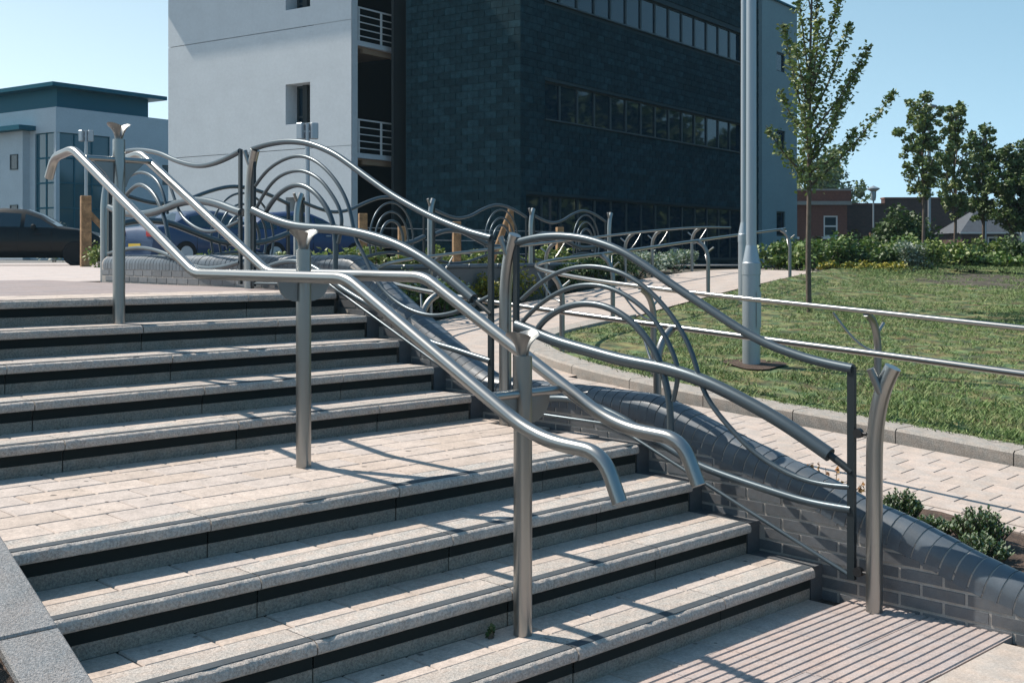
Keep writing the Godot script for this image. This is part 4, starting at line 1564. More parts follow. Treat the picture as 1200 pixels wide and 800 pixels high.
func build_center_handrail():
	var t := thing("handrail", "brushed steel double handrail on three posts in the middle of the stairs", "handrail")
	var X0 := 3.155
	var posts := [[-3.71, 1.2, 2.30, 2.178], [-1.757, 0.6, 1.636, 1.507], [-0.262, 0.15, 1.222, 1.078]]
	for p in posts:
		var z: float = p[0]
		var po := obj("post", tube([Vector3(X0, p[1] - 0.05, z), Vector3(X0, p[2] - 0.004, z), Vector3(X0, p[2], z)], [0.036, 0.036, 0.033], 22).mesh(), M.steel, t)
		for s in [-1.0, 1.0]:
			obj("petal", petal(s), M.steel_dull, po, Vector3(X0 + s * 0.004, p[2] - 0.002, z), Basis(Vector3.UP, 0.25))
		var ay: float = p[3]
		if p[0] > -1.8 and p[0] < -1.7: ay = 1.507
		for s in [-1.0, 1.0]:
			obj("arm", tube([Vector3(X0 + s * 0.03, ay, z), Vector3(X0 + s * 0.205, ay, z)], 0.0175, 12).mesh(), M.steel, po)
			# rounded gusset plate below the arm
			var o := [[0.03, 0.0], [0.145, 0.0], [0.142, -0.035], [0.125, -0.068], [0.098, -0.092], [0.06, -0.106], [0.03, -0.108]]
			if z < -3.0: o = [[0.03, 0.0], [0.165, 0.0], [0.13, -0.035], [0.09, -0.07], [0.06, -0.11], [0.045, -0.15], [0.03, -0.16]]
			var c := extrude(o, Vector3(X0, ay - 0.01, z - 0.004), Vector3(0, 0, 0.008), Vector3(s, 0, 0), Vector3(0, 1, 0))
			obj("gusset_plate", c.mesh(), M.steel_dull, po)
	for s in [-1.0, 1.0]:
		var x: float = X0 + s * 0.213
		var pts := [Vector3(x, 2.085, -4.215), Vector3(x, 2.205, -4.135), Vector3(x, 2.237, -3.86), Vector3(x, 1.514, -2.40), Vector3(x, 1.511, -1.11), Vector3(x, 0.958, 0.025), Vector3(x, 0.945, 0.34), Vector3(x, 0.79, 0.415)]
		var path := [pts[0]]
		path.append_array(fillet([pts[0], pts[1], pts[2], pts[3], pts[4], pts[5]], 0.07).slice(1, -1))
		path.append_array(fillet([pts[4], pts[5], pts[6], pts[7]], 0.15, 9).slice(1))
		# drop doubled points
		var q := [path[0]]
		for e in path:
			if q[q.size() - 1].distance_to(e) > 0.004: q.append(e)
		obj("rail", tube(q, 0.0265, 16).mesh(), M.steel, t)

# ---------------------------------------------------------------- handrails on both sides of the path
func path_rail(label: String, plan: Array, h: float, at: Array, inward: float):
	var t := thing("path_handrail", label, "handrail", Vector3.ZERO, 0.0, "handrails along the ramped path")
	var pts := relax(catmull(lift(plan, h), 0.12), 6)
	obj("rail", tube(pts, 0.0215, 10).mesh(), M.steel, t)
	for s in at:
		# nearest rail point in plan
		var best := 0
		for k in pts.size():
			if Vector2(pts[k].x - s[0], pts[k].z - s[1]).length() < Vector2(pts[best].x - s[0], pts[best].z - s[1]).length(): best = k
		var p: Vector3 = pts[best]
		var tg: Vector3 = (pts[min(best + 1, pts.size() - 1)] - pts[max(best - 1, 0)])
		tg.y = 0
		tg = tg.normalized()
		var side_v := tg.cross(Vector3.UP) * inward
		var foot := p + side_v * 0.17
		foot.y = G(foot.x, foot.z) - 0.05
		var H := p.y - G(foot.x, foot.z) - 0.03
		var gy := G(foot.x, foot.z)
		var f := Vector3(foot.x, gy, foot.z)
		var po := obj("post", tube(catmull([foot, f + Vector3(0, H * 0.5, 0), f + Vector3(0, H * 0.72, 0), f + Vector3(0, H * 0.86, 0) - side_v * 0.03, f + Vector3(0, H * 0.96, 0) - side_v * 0.09, Vector3(p.x, p.y - 0.015, p.z)], 0.05), 0.030, 12).mesh(), M.steel_dull, t)
		var q := f + Vector3(0, H * 0.84, 0)
		obj("stub", tube([q, q + side_v * 0.09 + Vector3(0, 0.07, 0)], 0.014, 8).mesh(), M.steel, po)
		var arc := []
		for k in 9:
			var u := k / 8.0
			arc.append(p + tg * (0.30 * (1.0 - u)) + Vector3(0, -0.02 - 0.30 * sin(u * PI * 0.5), 0) + side_v * 0.15 * u)
		obj("curved_brace", tube(catmull(arc, 0.04), 0.010, 8).mesh(), M.steel, po)

func build_path_handrails():
	var inner := [[8.36, 3.0], [8.36, 0.5], [8.37, -0.5], [8.39, -1.2], [8.41, -2.1], [8.41, -2.9], [8.46, -3.8], [8.58, -4.7], [8.82, -5.5], [9.12, -6.12], [9.55, -6.55], [10.2, -6.85], [12.0, -7.3], [13.9, -7.87], [16.5, -8.62], [18.7, -9.2]]
	path_rail("inner steel handrail looping round the tip of the lawn", inner, 0.94, [[8.36, 0.3], [8.40, -1.75], [8.50, -4.1], [8.95, -5.8], [11.3, -7.1], [14.6, -8.05], [18.5, -9.15]], 1.0)
	var outer := [[6.86, 3.0], [6.86, 0.5], [6.86, -0.5], [6.86, -2.0], [6.87, -3.0], [6.9, -4.0], [6.97, -5.0], [7.17, -6.05], [7.6, -7.1], [8.3, -7.9], [9.25, -8.55], [11.6, -9.33], [14.0, -10.03], [16.4, -10.78], [18.7, -11.25], [20.2, -11.5]]
	path_rail("outer steel handrail along the planting bed beside the path", outer, 0.88, [[6.86, 0.9], [6.86, -2.45], [7.0, -5.4], [10.0, -8.8], [13.2, -9.8], [16.2, -10.7], [17.2, -10.95], [18.8, -11.3]], -1.0)

# ---------------------------------------------------------------- lamps
func lamp_column(at: Vector3, label: String):
	var t := thing("lamp_post", label, "lamp post", at, 0.0, "grey lamp columns on the lawn")
	obj("base", lathe([[0.09, -0.05], [0.09, 0.90], [0.094, 0.902], [0.094, 1.02], [0.088, 1.03], [0.055, 1.20], [0.0, 1.20]], 20).mesh(), M.galv, t)
	obj("column", tube([Vector3(0, 1.19, 0), Vector3(0, 4.5, 0), Vector3(0, 8.0, 0)], [0.054, 0.050, 0.044], 16).mesh(), M.galv, t)
	var c := Col.new()
	c.box(Vector3(0, 0.55, 0.0905), Vector3(0.075, 0.36, 0.004))
	obj("access_door", c.mesh(), M.galv, t)
	obj("lock", tube([Vector3(0.02, 0.79, 0.09), Vector3(0.02, 0.79, 0.098)], 0.008, 8).mesh(), M.black, t)
	obj("lamp_head", lathe([[0.04, 7.98], [0.2, 8.02], [0.3, 8.1], [0.25, 8.2], [0.0, 8.25]], 16).mesh(), M.galv, t)

func build_lamps():
	lamp_column(Vector3(10.0, G(10.0, -3.94) + 0.075, -3.94), "grey lamp column with wide base on the near edge of the lawn")
	lamp_column(Vector3(14.6, G(14.6, -7.24) + 0.05, -7.24), "grey lamp column on the far side of the lawn, behind the near column")
	var p := aimed(1024, 58)
	var t := thing("street_lamp", "small street lamp with flat wide head in front of the brick wall", "lamp post", Vector3(p.x, 1.2, p.z), -0.7652)
	obj("pole", tube([Vector3.ZERO, Vector3(0, 3.2, 0)], 0.04, 8).mesh(), M.galv, t)
	obj("lamp_head", lathe([[0.1, 3.1], [0.13, 3.3], [0.13, 3.55], [0.3, 3.66], [0.3, 3.71], [0.1, 3.8], [0.0, 3.85]], 14).mesh(), M.galv, t)
	var spec := [[1089.5, 40.0, 5.5, "thin grey pole beside the trunk of the first right hand tree"], [1155.0, 44.0, 5.0, "thin grey pole between the right hand trees and the house"]]
	for s in spec:
		p = aimed(s[0], s[1])
		t = thing("street_lamp", s[3], "lamp post", Vector3(p.x, 1.2, p.z), 0.0, "thin grey poles behind the lawn")
		obj("pole", tube([Vector3.ZERO, Vector3(0, s[2], 0)], 0.055, 8).mesh(), M.galv, t)
		obj("lamp_head", chamfer_box(Vector3(0.5, 0.1, 0.25), 0.03), M.galv, t, Vector3(0.1, s[2], 0))
	spec = [[100.5, 44.0, 6.3, "twin head floodlight pole in front of the distant white office"], [360.0, 30.0, 5.0, "twin head floodlight pole in front of the white tower"]]
	for s in spec:
		p = aimed(s[0], s[1])
		t = thing("floodlight_pole", s[3], "floodlight", Vector3(p.x, 1.33, p.z), -0.7652, "twin head floodlight poles")
		obj("pole", tube([Vector3.ZERO, Vector3(0, s[2] - 1.35, 0)], 0.06, 10).mesh(), M.galv, t)
		for e in [-1.0, 1.0]:
			obj("lamp_head", chamfer_box(Vector3(0.19, 0.42, 0.16), 0.02), M.galv, t, Vector3(e * 0.17, s[2] - 1.55, 0), Basis(Vector3.UP, e * 0.5))
		obj("bracket", box_mesh(Vector3(0.4, 0.05, 0.05)), M.galv, t, Vector3(0, s[2] - 1.56, 0))

# ---------------------------------------------------------------- cars
func make_car(at: Vector3, heading: Vector3, paint: Material, label: String, saloon: bool, shade_toned_wheels := false):
	var t := thing("parked_car", label, "car", at, 0.0, "parked cars")
	var f := heading.normalized()
	t.basis = Basis(f, Vector3.UP, f.cross(Vector3.UP))
	var prof := [[-2.06, 0.62], [-2.03, 0.85], [-1.92, 1.02], [-1.55, 1.30], [-1.15, 1.42], [-0.5, 1.465], [0.0, 1.43], [0.4, 1.28], [0.85, 1.0], [1.3, 0.93], [1.7, 0.84], [1.98, 0.68], [2.06, 0.5]]
	if saloon: prof = [[-2.2, 0.6], [-2.17, 0.86], [-2.0, 0.98], [-1.62, 1.02], [-1.1, 1.32], [-0.7, 1.40], [-0.2, 1.42], [0.25, 1.37], [0.6, 1.2], [1.0, 0.98], [1.5, 0.92], [1.95, 0.80], [2.18, 0.62], [2.24, 0.48]]
	var belt := 0.93
	var sec := []
	for p in prof:
		var x: float = p[0]
		var yt: float = p[1]
		var yb: float = min(yt - 0.02, belt)
		var up: float = clamp((yt - yb) / 0.5, 0.0, 1.0)
		var e: float = 1.0 - 0.14 * pow(abs(x) / 2.2, 6.0)
		var wt: float = lerp(0.78, 0.56, up) * e
		var line := [Vector3(x, 0.2, 0.0), Vector3(x, 0.2, 0.70 * e), Vector3(x, min(0.42, yb * 0.7), 0.83 * e), Vector3(x, min(0.66, yb * 0.9), 0.845 * e), Vector3(x, yb, 0.80 * e), Vector3(x, yb + (yt - yb) * 0.9, wt), Vector3(x, yt - 0.005 + 0.012 * up, wt * 0.82), Vector3(x, yt + 0.02, 0)]
		sec.append(line)
	var c := Col.new()
	for sd in [-1.0, 1.0]:
		for k in sec.size() - 1:
			for j in sec[k].size() - 1:
				var q := []
				for e in [[0, 0], [1, 0], [1, 1], [0, 1]]:
					var v: Vector3 = sec[k + e[0]][j + e[1]]
					q.append(Vector3(v.x, v.y, v.z * sd))
				var mid: Vector3 = (q[0] + q[1] + q[2] + q[3]) / 4.0
				c.quad(q[0], q[1], q[2], q[3], mid - Vector3(mid.x * 0.8, 0.7, 0))
		for e in [0, sec.size() - 1]:
			for j in sec[e].size() - 1:
				var a: Vector3 = sec[e][j]; var b: Vector3 = sec[e][j + 1]
				c.quad(Vector3(a.x, a.y, 0), Vector3(a.x, a.y, a.z * sd), Vector3(b.x, b.y, b.z * sd), Vector3(b.x, b.y, 0), Vector3(a.x, 0, 0))
	smooth_normals(c, 0.6)
	var body := obj("body", c.mesh(), paint, t)
	# glass: side, front and rear, a few millimetres proud of the shell
	var front0 := 6 if not saloon else 7
	var rear0 := 2 if not saloon else 3
	for nm in [["windscreen", front0, front0 + 2], ["rear_window", rear0, rear0 + (1 if not saloon else 1)]]:
		var g := Col.new()
		for k in range(nm[1], nm[2]):
			for sd in [-1.0, 1.0]:
				var q := []
				for e in [[0, 5], [1, 5], [1, 7], [0, 7]]:
					var v: Vector3 = sec[k + e[0]][e[1]]
					q.append(Vector3(v.x, v.y + 0.012, v.z * sd * 0.93))
				g.quad(q[0], q[1], q[2], q[3], Vector3.UP)
		obj(nm[0], g.mesh(), M.car_glass, t)
	for sd in [-1.0, 1.0]:
		for span in ([[2, 4], [4, 6], [6, 8]] if not saloon else [[4, 6], [6, 9]]):
			var g := Col.new()
			for k in range(span[0], span[1]):
				var q := []
				for e in [[0, 0.12], [1, 0.12], [1, 0.88], [0, 0.88]]:
					var lo: Vector3 = sec[k + e[0]][4]
					var hi: Vector3 = sec[k + e[0]][5]
					var v: Vector3 = lo.lerp(hi, e[1])
					if hi.y - lo.y < 0.1: v = lo.lerp(hi, 0.5)
					q.append(Vector3(v.x, v.y, (v.z + 0.012) * sd))
				# inset the ends
				if k == span[0]:
					q[0].x += 0.05; q[3].x += 0.05
				if k == span[1] - 1:
					q[1].x -= 0.05; q[2].x -= 0.05
				g.quad(q[0], q[1], q[2], q[3], Vector3(0, 0.2, sd))
			obj("side_window", g.mesh(), M.car_glass, t)
		for wx in [-1.28, 1.30]:
			var w := obj("wheel", tube([Vector3(wx, 0.31, sd * 0.62), Vector3(wx, 0.31, sd * 0.845), Vector3(wx, 0.31, sd * 0.852)], [0.315, 0.315, 0.29], 22).mesh(), M.tyre, t)
			obj("rim", tube([Vector3(wx, 0.31, sd * 0.8), Vector3(wx, 0.31, sd * 0.86)], [0.205, 0.19], 18).mesh(), M.tyre if shade_toned_wheels else M.galv, w)  # black hatchback: shade around the wheels is put into the rim colour
		var mi := prof[front0 + 1][0] as float
		obj("mirror", chamfer_box(Vector3(0.10, 0.13, 0.16), 0.03), paint, t, Vector3(mi - 0.1, 0.99, sd * 0.9))
		obj("headlight", chamfer_box(Vector3(0.3, 0.14, 0.28), 0.04), M.trim, t, Vector3(prof[prof.size() - 3][0] + 0.08, 0.68, sd * 0.60))
		obj("tail_light", chamfer_box(Vector3(0.12, 0.24 if not saloon else 0.16, 0.3), 0.03), M.tail, t, Vector3(prof[0][0] + 0.05, 0.80, sd * 0.60))
	for sd in [-1.0, 1.0]:
		for hx in [-0.62, 0.38]:
			obj("door_handle", box_mesh(Vector3(0.16, 0.025, 0.02)), M.galv if not shade_toned_wheels else M.tyre, t, Vector3(hx, 0.80, sd * 0.846))
		for gx in [-0.95, -0.1, 0.72]:
			obj("door_gap", box_mesh(Vector3(0.008, 0.5, 0.012)), M.tyre, t, Vector3(gx, 0.62, sd * 0.838))
	obj("number_plate", box_mesh(Vector3(0.02, 0.11, 0.5)), M.plate, t, Vector3(prof[0][0] - 0.012, 0.5, 0))

func build_cars():
	M.car_glass = mat(lin(0.01, 0.02, 0.025), 0.04)
	M.car_glass.metallic_specular = 0.9
	M.tyre = mat(lin(0.012, 0.012, 0.012), 0.9)
	M.tail = mat(lin(0.35, 0.01, 0.015), 0.2)
	M.plate = mat(lin(0.6, 0.42, 0.05), 0.5)
	var paint := func(col):
		var m := mat(col, 0.5, 0.0)
		m.clearcoat_enabled = true
		m.clearcoat = 0.25
		m.metallic_specular = 0.3
		m.clearcoat_roughness = 0.06
		return m
	var R := Vector3(cos(0.7652), 0, sin(0.7652))     # across the view
	var D := Vector3(sin(0.7652), 0, -cos(0.7652))    # away from the viewer
	var p := aimed(34, 30.5)
	make_car(Vector3(p.x, 1.34, p.z), R * 0.97 + D * 0.16, paint.call(lin(0.004, 0.007, 0.008)), "black hatchback parked at the left edge of the plaza", false, true)
	p = aimed(243, 31.0)
	make_car(Vector3(p.x, 1.34, p.z), R * 0.62 + D * 0.78, paint.call(lin(0.03, 0.06, 0.12)), "blue car with its red tail lights towards the stairs", true)
	p = aimed(352, 33.0)
	make_car(Vector3(p.x, 1.34, p.z), R * 0.75 + D * 0.66, paint.call(lin(0.025, 0.055, 0.13)), "dark blue hatchback parked behind the stair railing arches", false)

# ---------------------------------------------------------------- timber posts
func build_timber():
	var yaw := -0.7652
	var p := aimed(100, 26.5)
	var t := thing("timber_post", "thick square timber post with a diagonal brace beside the black car", "post", Vector3(p.x, 1.3, p.z), yaw + 0.5)
	obj("post", chamfer_box(Vector3(0.22, 1.7, 0.22), 0.012), M.wood, t, Vector3(0, 0.8, 0))
	obj("brace", chamfer_box(Vector3(0.12, 0.9, 0.10), 0.008), M.wood, t, Vector3(0.36, 0.95, 0), Basis(Vector3(0, 0, 1), 0.75))
	var spec := [[425.0, 20.0, 0.14, 0.94, 0.0, "short square timber stake left of the first far railing arches"], [471.0, 20.0, 0.13, 0.72, 0.0, "short square timber stake under the far railing arches"], [535.0, 20.0, 0.13, 0.80, 0.0, "short square timber stake right of the third far railing post"], [656.0, 24.0, 0.14, 0.8, 0.0, "short square timber stake behind the looped handrail"]]
	for s in spec:
		p = aimed(s[0], s[1])
		t = thing("timber_stake", s[5], "stake", Vector3(p.x, 1.33, p.z), yaw + 0.3, "short timber stakes behind the far railing")
		obj("stake", chamfer_box(Vector3(s[2], s[3] + 0.1, s[2]), 0.008), M.wood, t, Vector3(0, s[3] / 2, 0))
	spec = [[572.0, 21.0, 1.15, -0.36, "leaning timber tree pole behind the far railing"], [602.0, 21.5, 1.15, 0.05, "upright timber tree pole behind the far railing"]]
	for s in spec:
		p = aimed(s[0], s[1])
		t = thing("timber_pole", s[4], "pole", Vector3(p.x, 1.33, p.z), yaw, "timber tree poles")
		obj("pole", tube([Vector3.ZERO, Vector3(sin(-s[3]) * s[2], cos(s[3]) * s[2], 0)], 0.055, 10).mesh(), M.wood, t)
	# low wire fence behind the railing
	var w := thing("wire_fence", "thin wires strung between the short timber stakes", "fence")
	for h in [0.3, 0.55, 0.75]:
		var a := aimed(420, 20.1)
		var b := aimed(660, 23.9)
		obj("wire", tube([Vector3(a.x, 1.33 + h, a.z), Vector3(b.x, 1.33 + h, b.z)], 0.004, 5).mesh(), M.galv, w)

# ---------------------------------------------------------------- foliage
func leaves(c: Col, r: RandomNumberGenerator, centre: Vector3, rad: Vector3, count: int, size: float, cols: Array, shell := 0.0):
	c.colored = true
	for k in count:
		var d := Vector3(r.randfn(), r.randfn(), r.randfn()).normalized()
		var m: float = pow(r.randf(), 0.4) if shell <= 0.0 else lerp(shell, 1.0, r.randf())
		var p := centre + Vector3(d.x * rad.x, d.y * rad.y, d.z * rad.z) * m
		leaf(c, r, p, size * r.randf_range(0.65, 1.25), cols[r.randi() % cols.size()])

func leaf(c: Col, r: RandomNumberGenerator, p: Vector3, s: float, col: Color):
	var a := Vector3(r.randfn(), r.randfn() * 0.6 - 0.15, r.randfn()).normalized()
	var b := a.cross(Vector3(r.randfn(), r.randfn() + 1.2, r.randfn()).normalized()).normalized() * s * 0.32
	a *= s * 0.5
	var fold := a.cross(b).normalized() * s * 0.07
	var v := [p - a, p + b * 1.0 + fold - a * 0.1, p + a, p - b * 1.0 + fold - a * 0.1]
	var k := c.v.size()
	c.quad(v[0], v[1], v[2], v[3])
	var cc := col * r.randf_range(0.7, 1.3)
	cc.a = 1.0
	for j in c.v.size() - k: c.c.append(cc)

const LEAF_TREE := [Color(0.17, 0.215, 0.075), Color(0.13, 0.18, 0.06), Color(0.22, 0.25, 0.10), Color(0.10, 0.145, 0.055)]
const LEAF_DARK := [Color(0.09, 0.14, 0.045), Color(0.07, 0.115, 0.04), Color(0.12, 0.165, 0.055)]

# slender young tree: trunk and limbs listed as [start height, tip offset], leaves ride on the limbs
func limb_tree(called: String, label: String, at: Vector3, trunk: Array, r0: float, limbs: Array, lsize: float, per_m: int, spread: float, cols: Array, seed_: int, group := "", twig := 0.5):
	var t := thing(called, label, "tree", at, 0.0, group)
	var r := RandomNumberGenerator.new()
	r.seed = seed_
	var tp := catmull(trunk, 0.25)
	var rad := []
	for k in tp.size(): rad.append(lerp(r0, r0 * 0.25, float(k) / (tp.size() - 1)))
	obj("trunk", tube(tp, rad, 9).mesh(), M.bark, t)
	var lc := Col.new()
	var crown := Col.new()
	for l in limbs:
		var a: Vector3 = l[0]
		var b: Vector3 = l[1]
		var mid := a.lerp(b, 0.5) + Vector3(0, l[2] if l.size() > 2 else -0.04 * a.distance_to(b), 0)
		var pts := catmull([a, mid, b], 0.12)
		var rr := []
		var L := a.distance_to(b)
		for k in pts.size(): rr.append(lerp(0.010 + L * 0.006, 0.004, float(k) / (pts.size() - 1)))
		tube(pts, rr, 6, lc)
		var n := int(L * per_m)
		for k in n:
			var u := pow(r.randf(), 0.75)
			var base: Vector3 = pts[int(u * (pts.size() - 1))]
			var sp: float = spread * (1.15 - 0.75 * u)
			var off := Vector3(r.randfn(), r.randfn() * 0.9, r.randfn()) * sp * 0.55
			crown.colored = true
			leaf(crown, r, base + off, lsize * r.randf_range(0.7, 1.25), cols[r.randi() % cols.size()])
			if r.randf() < 0.06 * twig: tube([base, base + off], 0.003, 4, lc)
	obj("limbs", lc.mesh(), M.bark, t)
	obj("crown", crown.mesh(), M.leaf, t)

# broad tree: limbs fan out, clumps of leaves of uneven size
func clump_tree(called: String, label: String, at: Vector3, h: float, w: float, trunk_h: float, clumps: int, per: int, lsize: float, cols: Array, seed_: int, group := "", rt := 0.07):
	var t := thing(called, label, "tree", at, 0.0, group)
	var r := RandomNumberGenerator.new()
	r.seed = seed_
	var tp := catmull([Vector3.ZERO, Vector3(0.03, trunk_h, 0.02), Vector3(-0.02, h * 0.6, 0), Vector3(0.02, h * 0.93, 0.03)], 0.4)
	var rad := []
	for k in tp.size(): rad.append(rt * lerp(1.0, 0.2, float(k) / (tp.size() - 1)))
	obj("trunk", tube(tp, rad, 9).mesh(), M.bark, t)
	var lc := Col.new()
	var cr := Col.new()
	for k in clumps:
		var u := (k + 0.5) / clumps
		var y: float = lerp(trunk_h * 1.02, h * 0.97, u)
		var env: float = w * 0.5 * pow(sin(clamp(u * 0.86 + 0.1, 0.0, 1.0) * PI), 0.7)
		var an := k * 2.39996 + r.randf() * 0.6
		var p: Vector3 = Vector3(cos(an), 0, sin(an)) * env * r.randf_range(0.35, 1.0) + Vector3(0, y, 0)
		tube([Vector3(0, max(trunk_h * 0.8, y - h * 0.16), 0), p * Vector3(0.5, 1, 0.5) + Vector3(0, -0.05, 0), p], [0.022, 0.014, 0.006], 6, lc)
		# leaf sprays along the outer half of the limb, uneven in size
		var root := Vector3(0, max(trunk_h * 0.8, y - h * 0.16), 0)
		for e in 5:
			var q: Vector3 = root.lerp(p, [0.45, 0.65, 0.82, 1.0, 1.08][e]) + Vector3(r.randfn(), r.randfn(), r.randfn()) * w * 0.05
			var rr: float = w * r.randf_range(0.05, 0.125)
			leaves(cr, r, q, Vector3(rr, rr * r.randf_range(0.6, 1.1), rr), int(per * 0.24 * r.randf_range(0.4, 1.5)), lsize, cols)
	obj("limbs", lc.mesh(), M.bark, t)
	obj("crown", cr.mesh(), M.leaf, t)

func build_trees():
	# young tree on the lawn, its limbs read off the photograph
	var at := Vector3(14.7, 0, -6.2)
	at.y = G(at.x, at.z) + 0.05
	var trunk := [Vector3(0, -0.1, 0), Vector3(-0.02, 0.8, 0.0), Vector3(0.0, 1.6, 0.0), Vector3(-0.02, 2.6, 0.02), Vector3(0.03, 3.6, 0.0), Vector3(0.08, 4.6, 0.0), Vector3(0.1, 5.0, 0.0)]
	var R := Vector3(cos(0.7652), 0, sin(0.7652))
	var F := Vector3(sin(0.7652), 0, -cos(0.7652))
	var limbs := []
	var spec := [[1.75, 1.28, 3.15, 0.1], [1.9, -0.62, 2.62, 0.0], [1.95, 0.55, 2.55, -0.5], [2.1, 0.62, 3.0, 0.5], [2.2, 0.72, 3.45, 0.0], [2.5, 0.80, 3.75, -0.3], [2.45, -0.35, 3.2, 0.4], [2.7, 0.66, 4.15, 0.2], [2.3, -0.38, 4.1, 0.0], [2.9, -0.30, 3.75, -0.4], [3.0, 0.45, 4.55, -0.1], [3.2, 0.22, 4.8, 0.3], [3.2, -0.15, 4.7, 0.1], [2.2, -0.2, 2.9, -0.5], [2.6, 0.15, 3.5, 0.55], [2.0, 0.1, 2.7, 0.5], [3.0, 0.05, 4.1, -0.4], [1.8, -0.25, 2.3, 0.3]]
	for s in spec:
		limbs.append([Vector3(0.02, s[0], 0), R * s[1] + F * s[3] + Vector3(0, s[2], 0), -0.10 if s[2] - s[0] < 1.5 else -0.02])
	# bare leading shoots
	limb_tree("young_tree", "slender young tree with upswept limbs on the lawn beside the lamp columns", at, trunk, 0.042, limbs, 0.072, 235, 0.145, LEAF_TREE, 41)
	var t = get_node("young_tree")
	var sh := Col.new()
	tube([Vector3(0.08, 4.5, 0), Vector3(0.05, 5.1, 0), Vector3(0.09, 5.6, 0)], [0.012, 0.009, 0.004], 6, sh)
	tube([Vector3(0.05, 4.3, 0), Vector3(0.05, 5.0, 0) - R * 0.18, Vector3(0.05, 5.5, 0) - R * 0.14], [0.012, 0.009, 0.004], 6, sh)
	obj("bare_shoots", sh.mesh(), M.bark, t)
	# row of trees at the right
	var rows := [[1082.0, 31.0, 4.8, 1.6, 2.15, 20, 150, 52, "first tree of the right hand row, open crown above the big shrub"], [1119.0, 33.0, 4.9, 1.5, 1.75, 22, 160, 53, "second tree of the right hand row, in front of the old brick wall"], [1152.0, 35.0, 4.4, 1.7, 1.7, 22, 180, 54, "third tree of the right hand row, dark crown above the house"], [1186.0, 34.0, 3.6, 2.0, 1.3, 26, 200, 55, "fourth tree of the right hand row, cut by the picture edge"], [1222.0, 34.0, 4.0, 2.2, 1.2, 26, 200, 56, "last tree of the right hand row, mostly outside the picture"]]
	for s in rows:
		var p := aimed(s[0], s[1])
		clump_tree("street_tree", s[8], Vector3(p.x, 1.2, p.z), s[2] - 0.1, s[3], s[4], s[5], int(s[6] * 1.55), 0.115, LEAF_DARK if s[0] > 1140 else LEAF_TREE, s[7], "row of trees at the right", 0.055)
	var p2 := aimed(962, 120)
	clump_tree("broad_tree", "broad tree rising behind the red brick building", Vector3(p2.x, 1.2, p2.z), 10.5, 10.5, 4.0, 30, 160, 0.5, LEAF_TREE, 61, "", 0.25)
	# trees across the street that the office windows mirror
	var spots := [[58, 2, 18.0], [66, 6, 19.0], [66, -5, 17.0], [74, 0, 18.0], [76, -10, 11.0], [86, -5, 11.0], [88, -15, 10.0], [98, -20, 8.5], [104, -12, 9.5]]
	var where := ["nearest", "second", "third", "fourth", "fifth", "sixth", "seventh", "eighth", "farthest"]
	for k in spots.size():
		clump_tree("roadside_tree", "%s roadside tree beyond the right edge, mirrored in the office windows" % where[k], Vector3(spots[k][0], 1.0, spots[k][1]), spots[k][2], 12.5, 1.0, 60, 190, 1.0, LEAF_DARK, 70 + k, "roadside trees across the street", 0.2)

# ---------------------------------------------------------------- shrubs and bed plants
func shrub(called: String, label: String, at: Vector3, rad: Vector3, count: int, lsize: float, cols: Array, seed_: int, group := "", lumps := 6, cat := "shrub"):
	var t := thing(called, label, cat, at, 0.0, group)
	var r := RandomNumberGenerator.new()
	r.seed = seed_
	var st := Col.new()
	var c := Col.new()
	for k in lumps:
		var an := r.randf() * TAU
		var m := r.randf_range(0.1, 0.75)
		var p := Vector3(cos(an) * rad.x * m, rad.y * r.randf_range(0.55, 1.35), sin(an) * rad.z * m)
		tube([Vector3(cos(an) * rad.x * 0.1, -0.03, sin(an) * rad.z * 0.1), p * Vector3(0.8, 0.6, 0.8), p], [0.012, 0.008, 0.004], 5, st)
		leaves(c, r, p, rad * r.randf_range(0.35, 0.6), int(count / float(lumps)), lsize, cols)
	leaves(c, r, Vector3(0, rad.y * 0.6, 0), rad * 0.85, int(count * 0.35), lsize, cols)
	obj("stems", st.mesh(), M.bark, t)
	obj("foliage", c.mesh(), M.leaf, t)

# small evergreen: whorls of stubby upright leaves
func tuft_shrub(label: String, at: Vector3, rad: float, h: float, sprigs: int, seed_: int):
	var t := thing("bed_shrub", label, "shrub", at, 0.0, "small evergreen shrubs in the bed by the wall")
	var r := RandomNumberGenerator.new()
	r.seed = seed_
	var st := Col.new()
	var c := Col.new()
	c.colored = true
	for k in sprigs:
		var an := r.randf() * TAU
		var m := sqrt(r.randf())
		var top := Vector3(cos(an) * rad * m, h * (1.0 - 0.55 * m * m) * r.randf_range(0.75, 1.05), sin(an) * rad * m)
		var foot := Vector3(cos(an) * rad * m * 0.3, -0.02, sin(an) * rad * m * 0.3)
		tube([foot, foot.lerp(top, 0.5) + Vector3(cos(an), 0, sin(an)) * 0.01, top], [0.004, 0.004, 0.002], 5, st)
		for j in 16:
			var u := 0.35 + 0.65 * j / 15.0
			var p := foot.lerp(top, u)
			var a2 := j * 2.4 + k
			var out := (Vector3(cos(a2), 0.75, sin(a2)) + (top - foot).normalized() * 0.5).normalized() * 0.034 * (1.15 - 0.35 * u)
			var sd := out.cross(Vector3.UP).normalized() * 0.0085
			var kk := c.v.size()
			c.quad(p, p + out * 0.55 + sd, p + out, p + out * 0.55 - sd)
			var cc: Color = [Color(0.10, 0.15, 0.075), Color(0.075, 0.12, 0.06), Color(0.13, 0.175, 0.10)][r.randi() % 3] * r.randf_range(0.8, 1.2)
			cc.a = 1
			for q in c.v.size() - kk: c.c.append(cc)
	obj("stems", st.mesh(), M.bark, t)
	obj("foliage", c.mesh(), M.leaf, t)

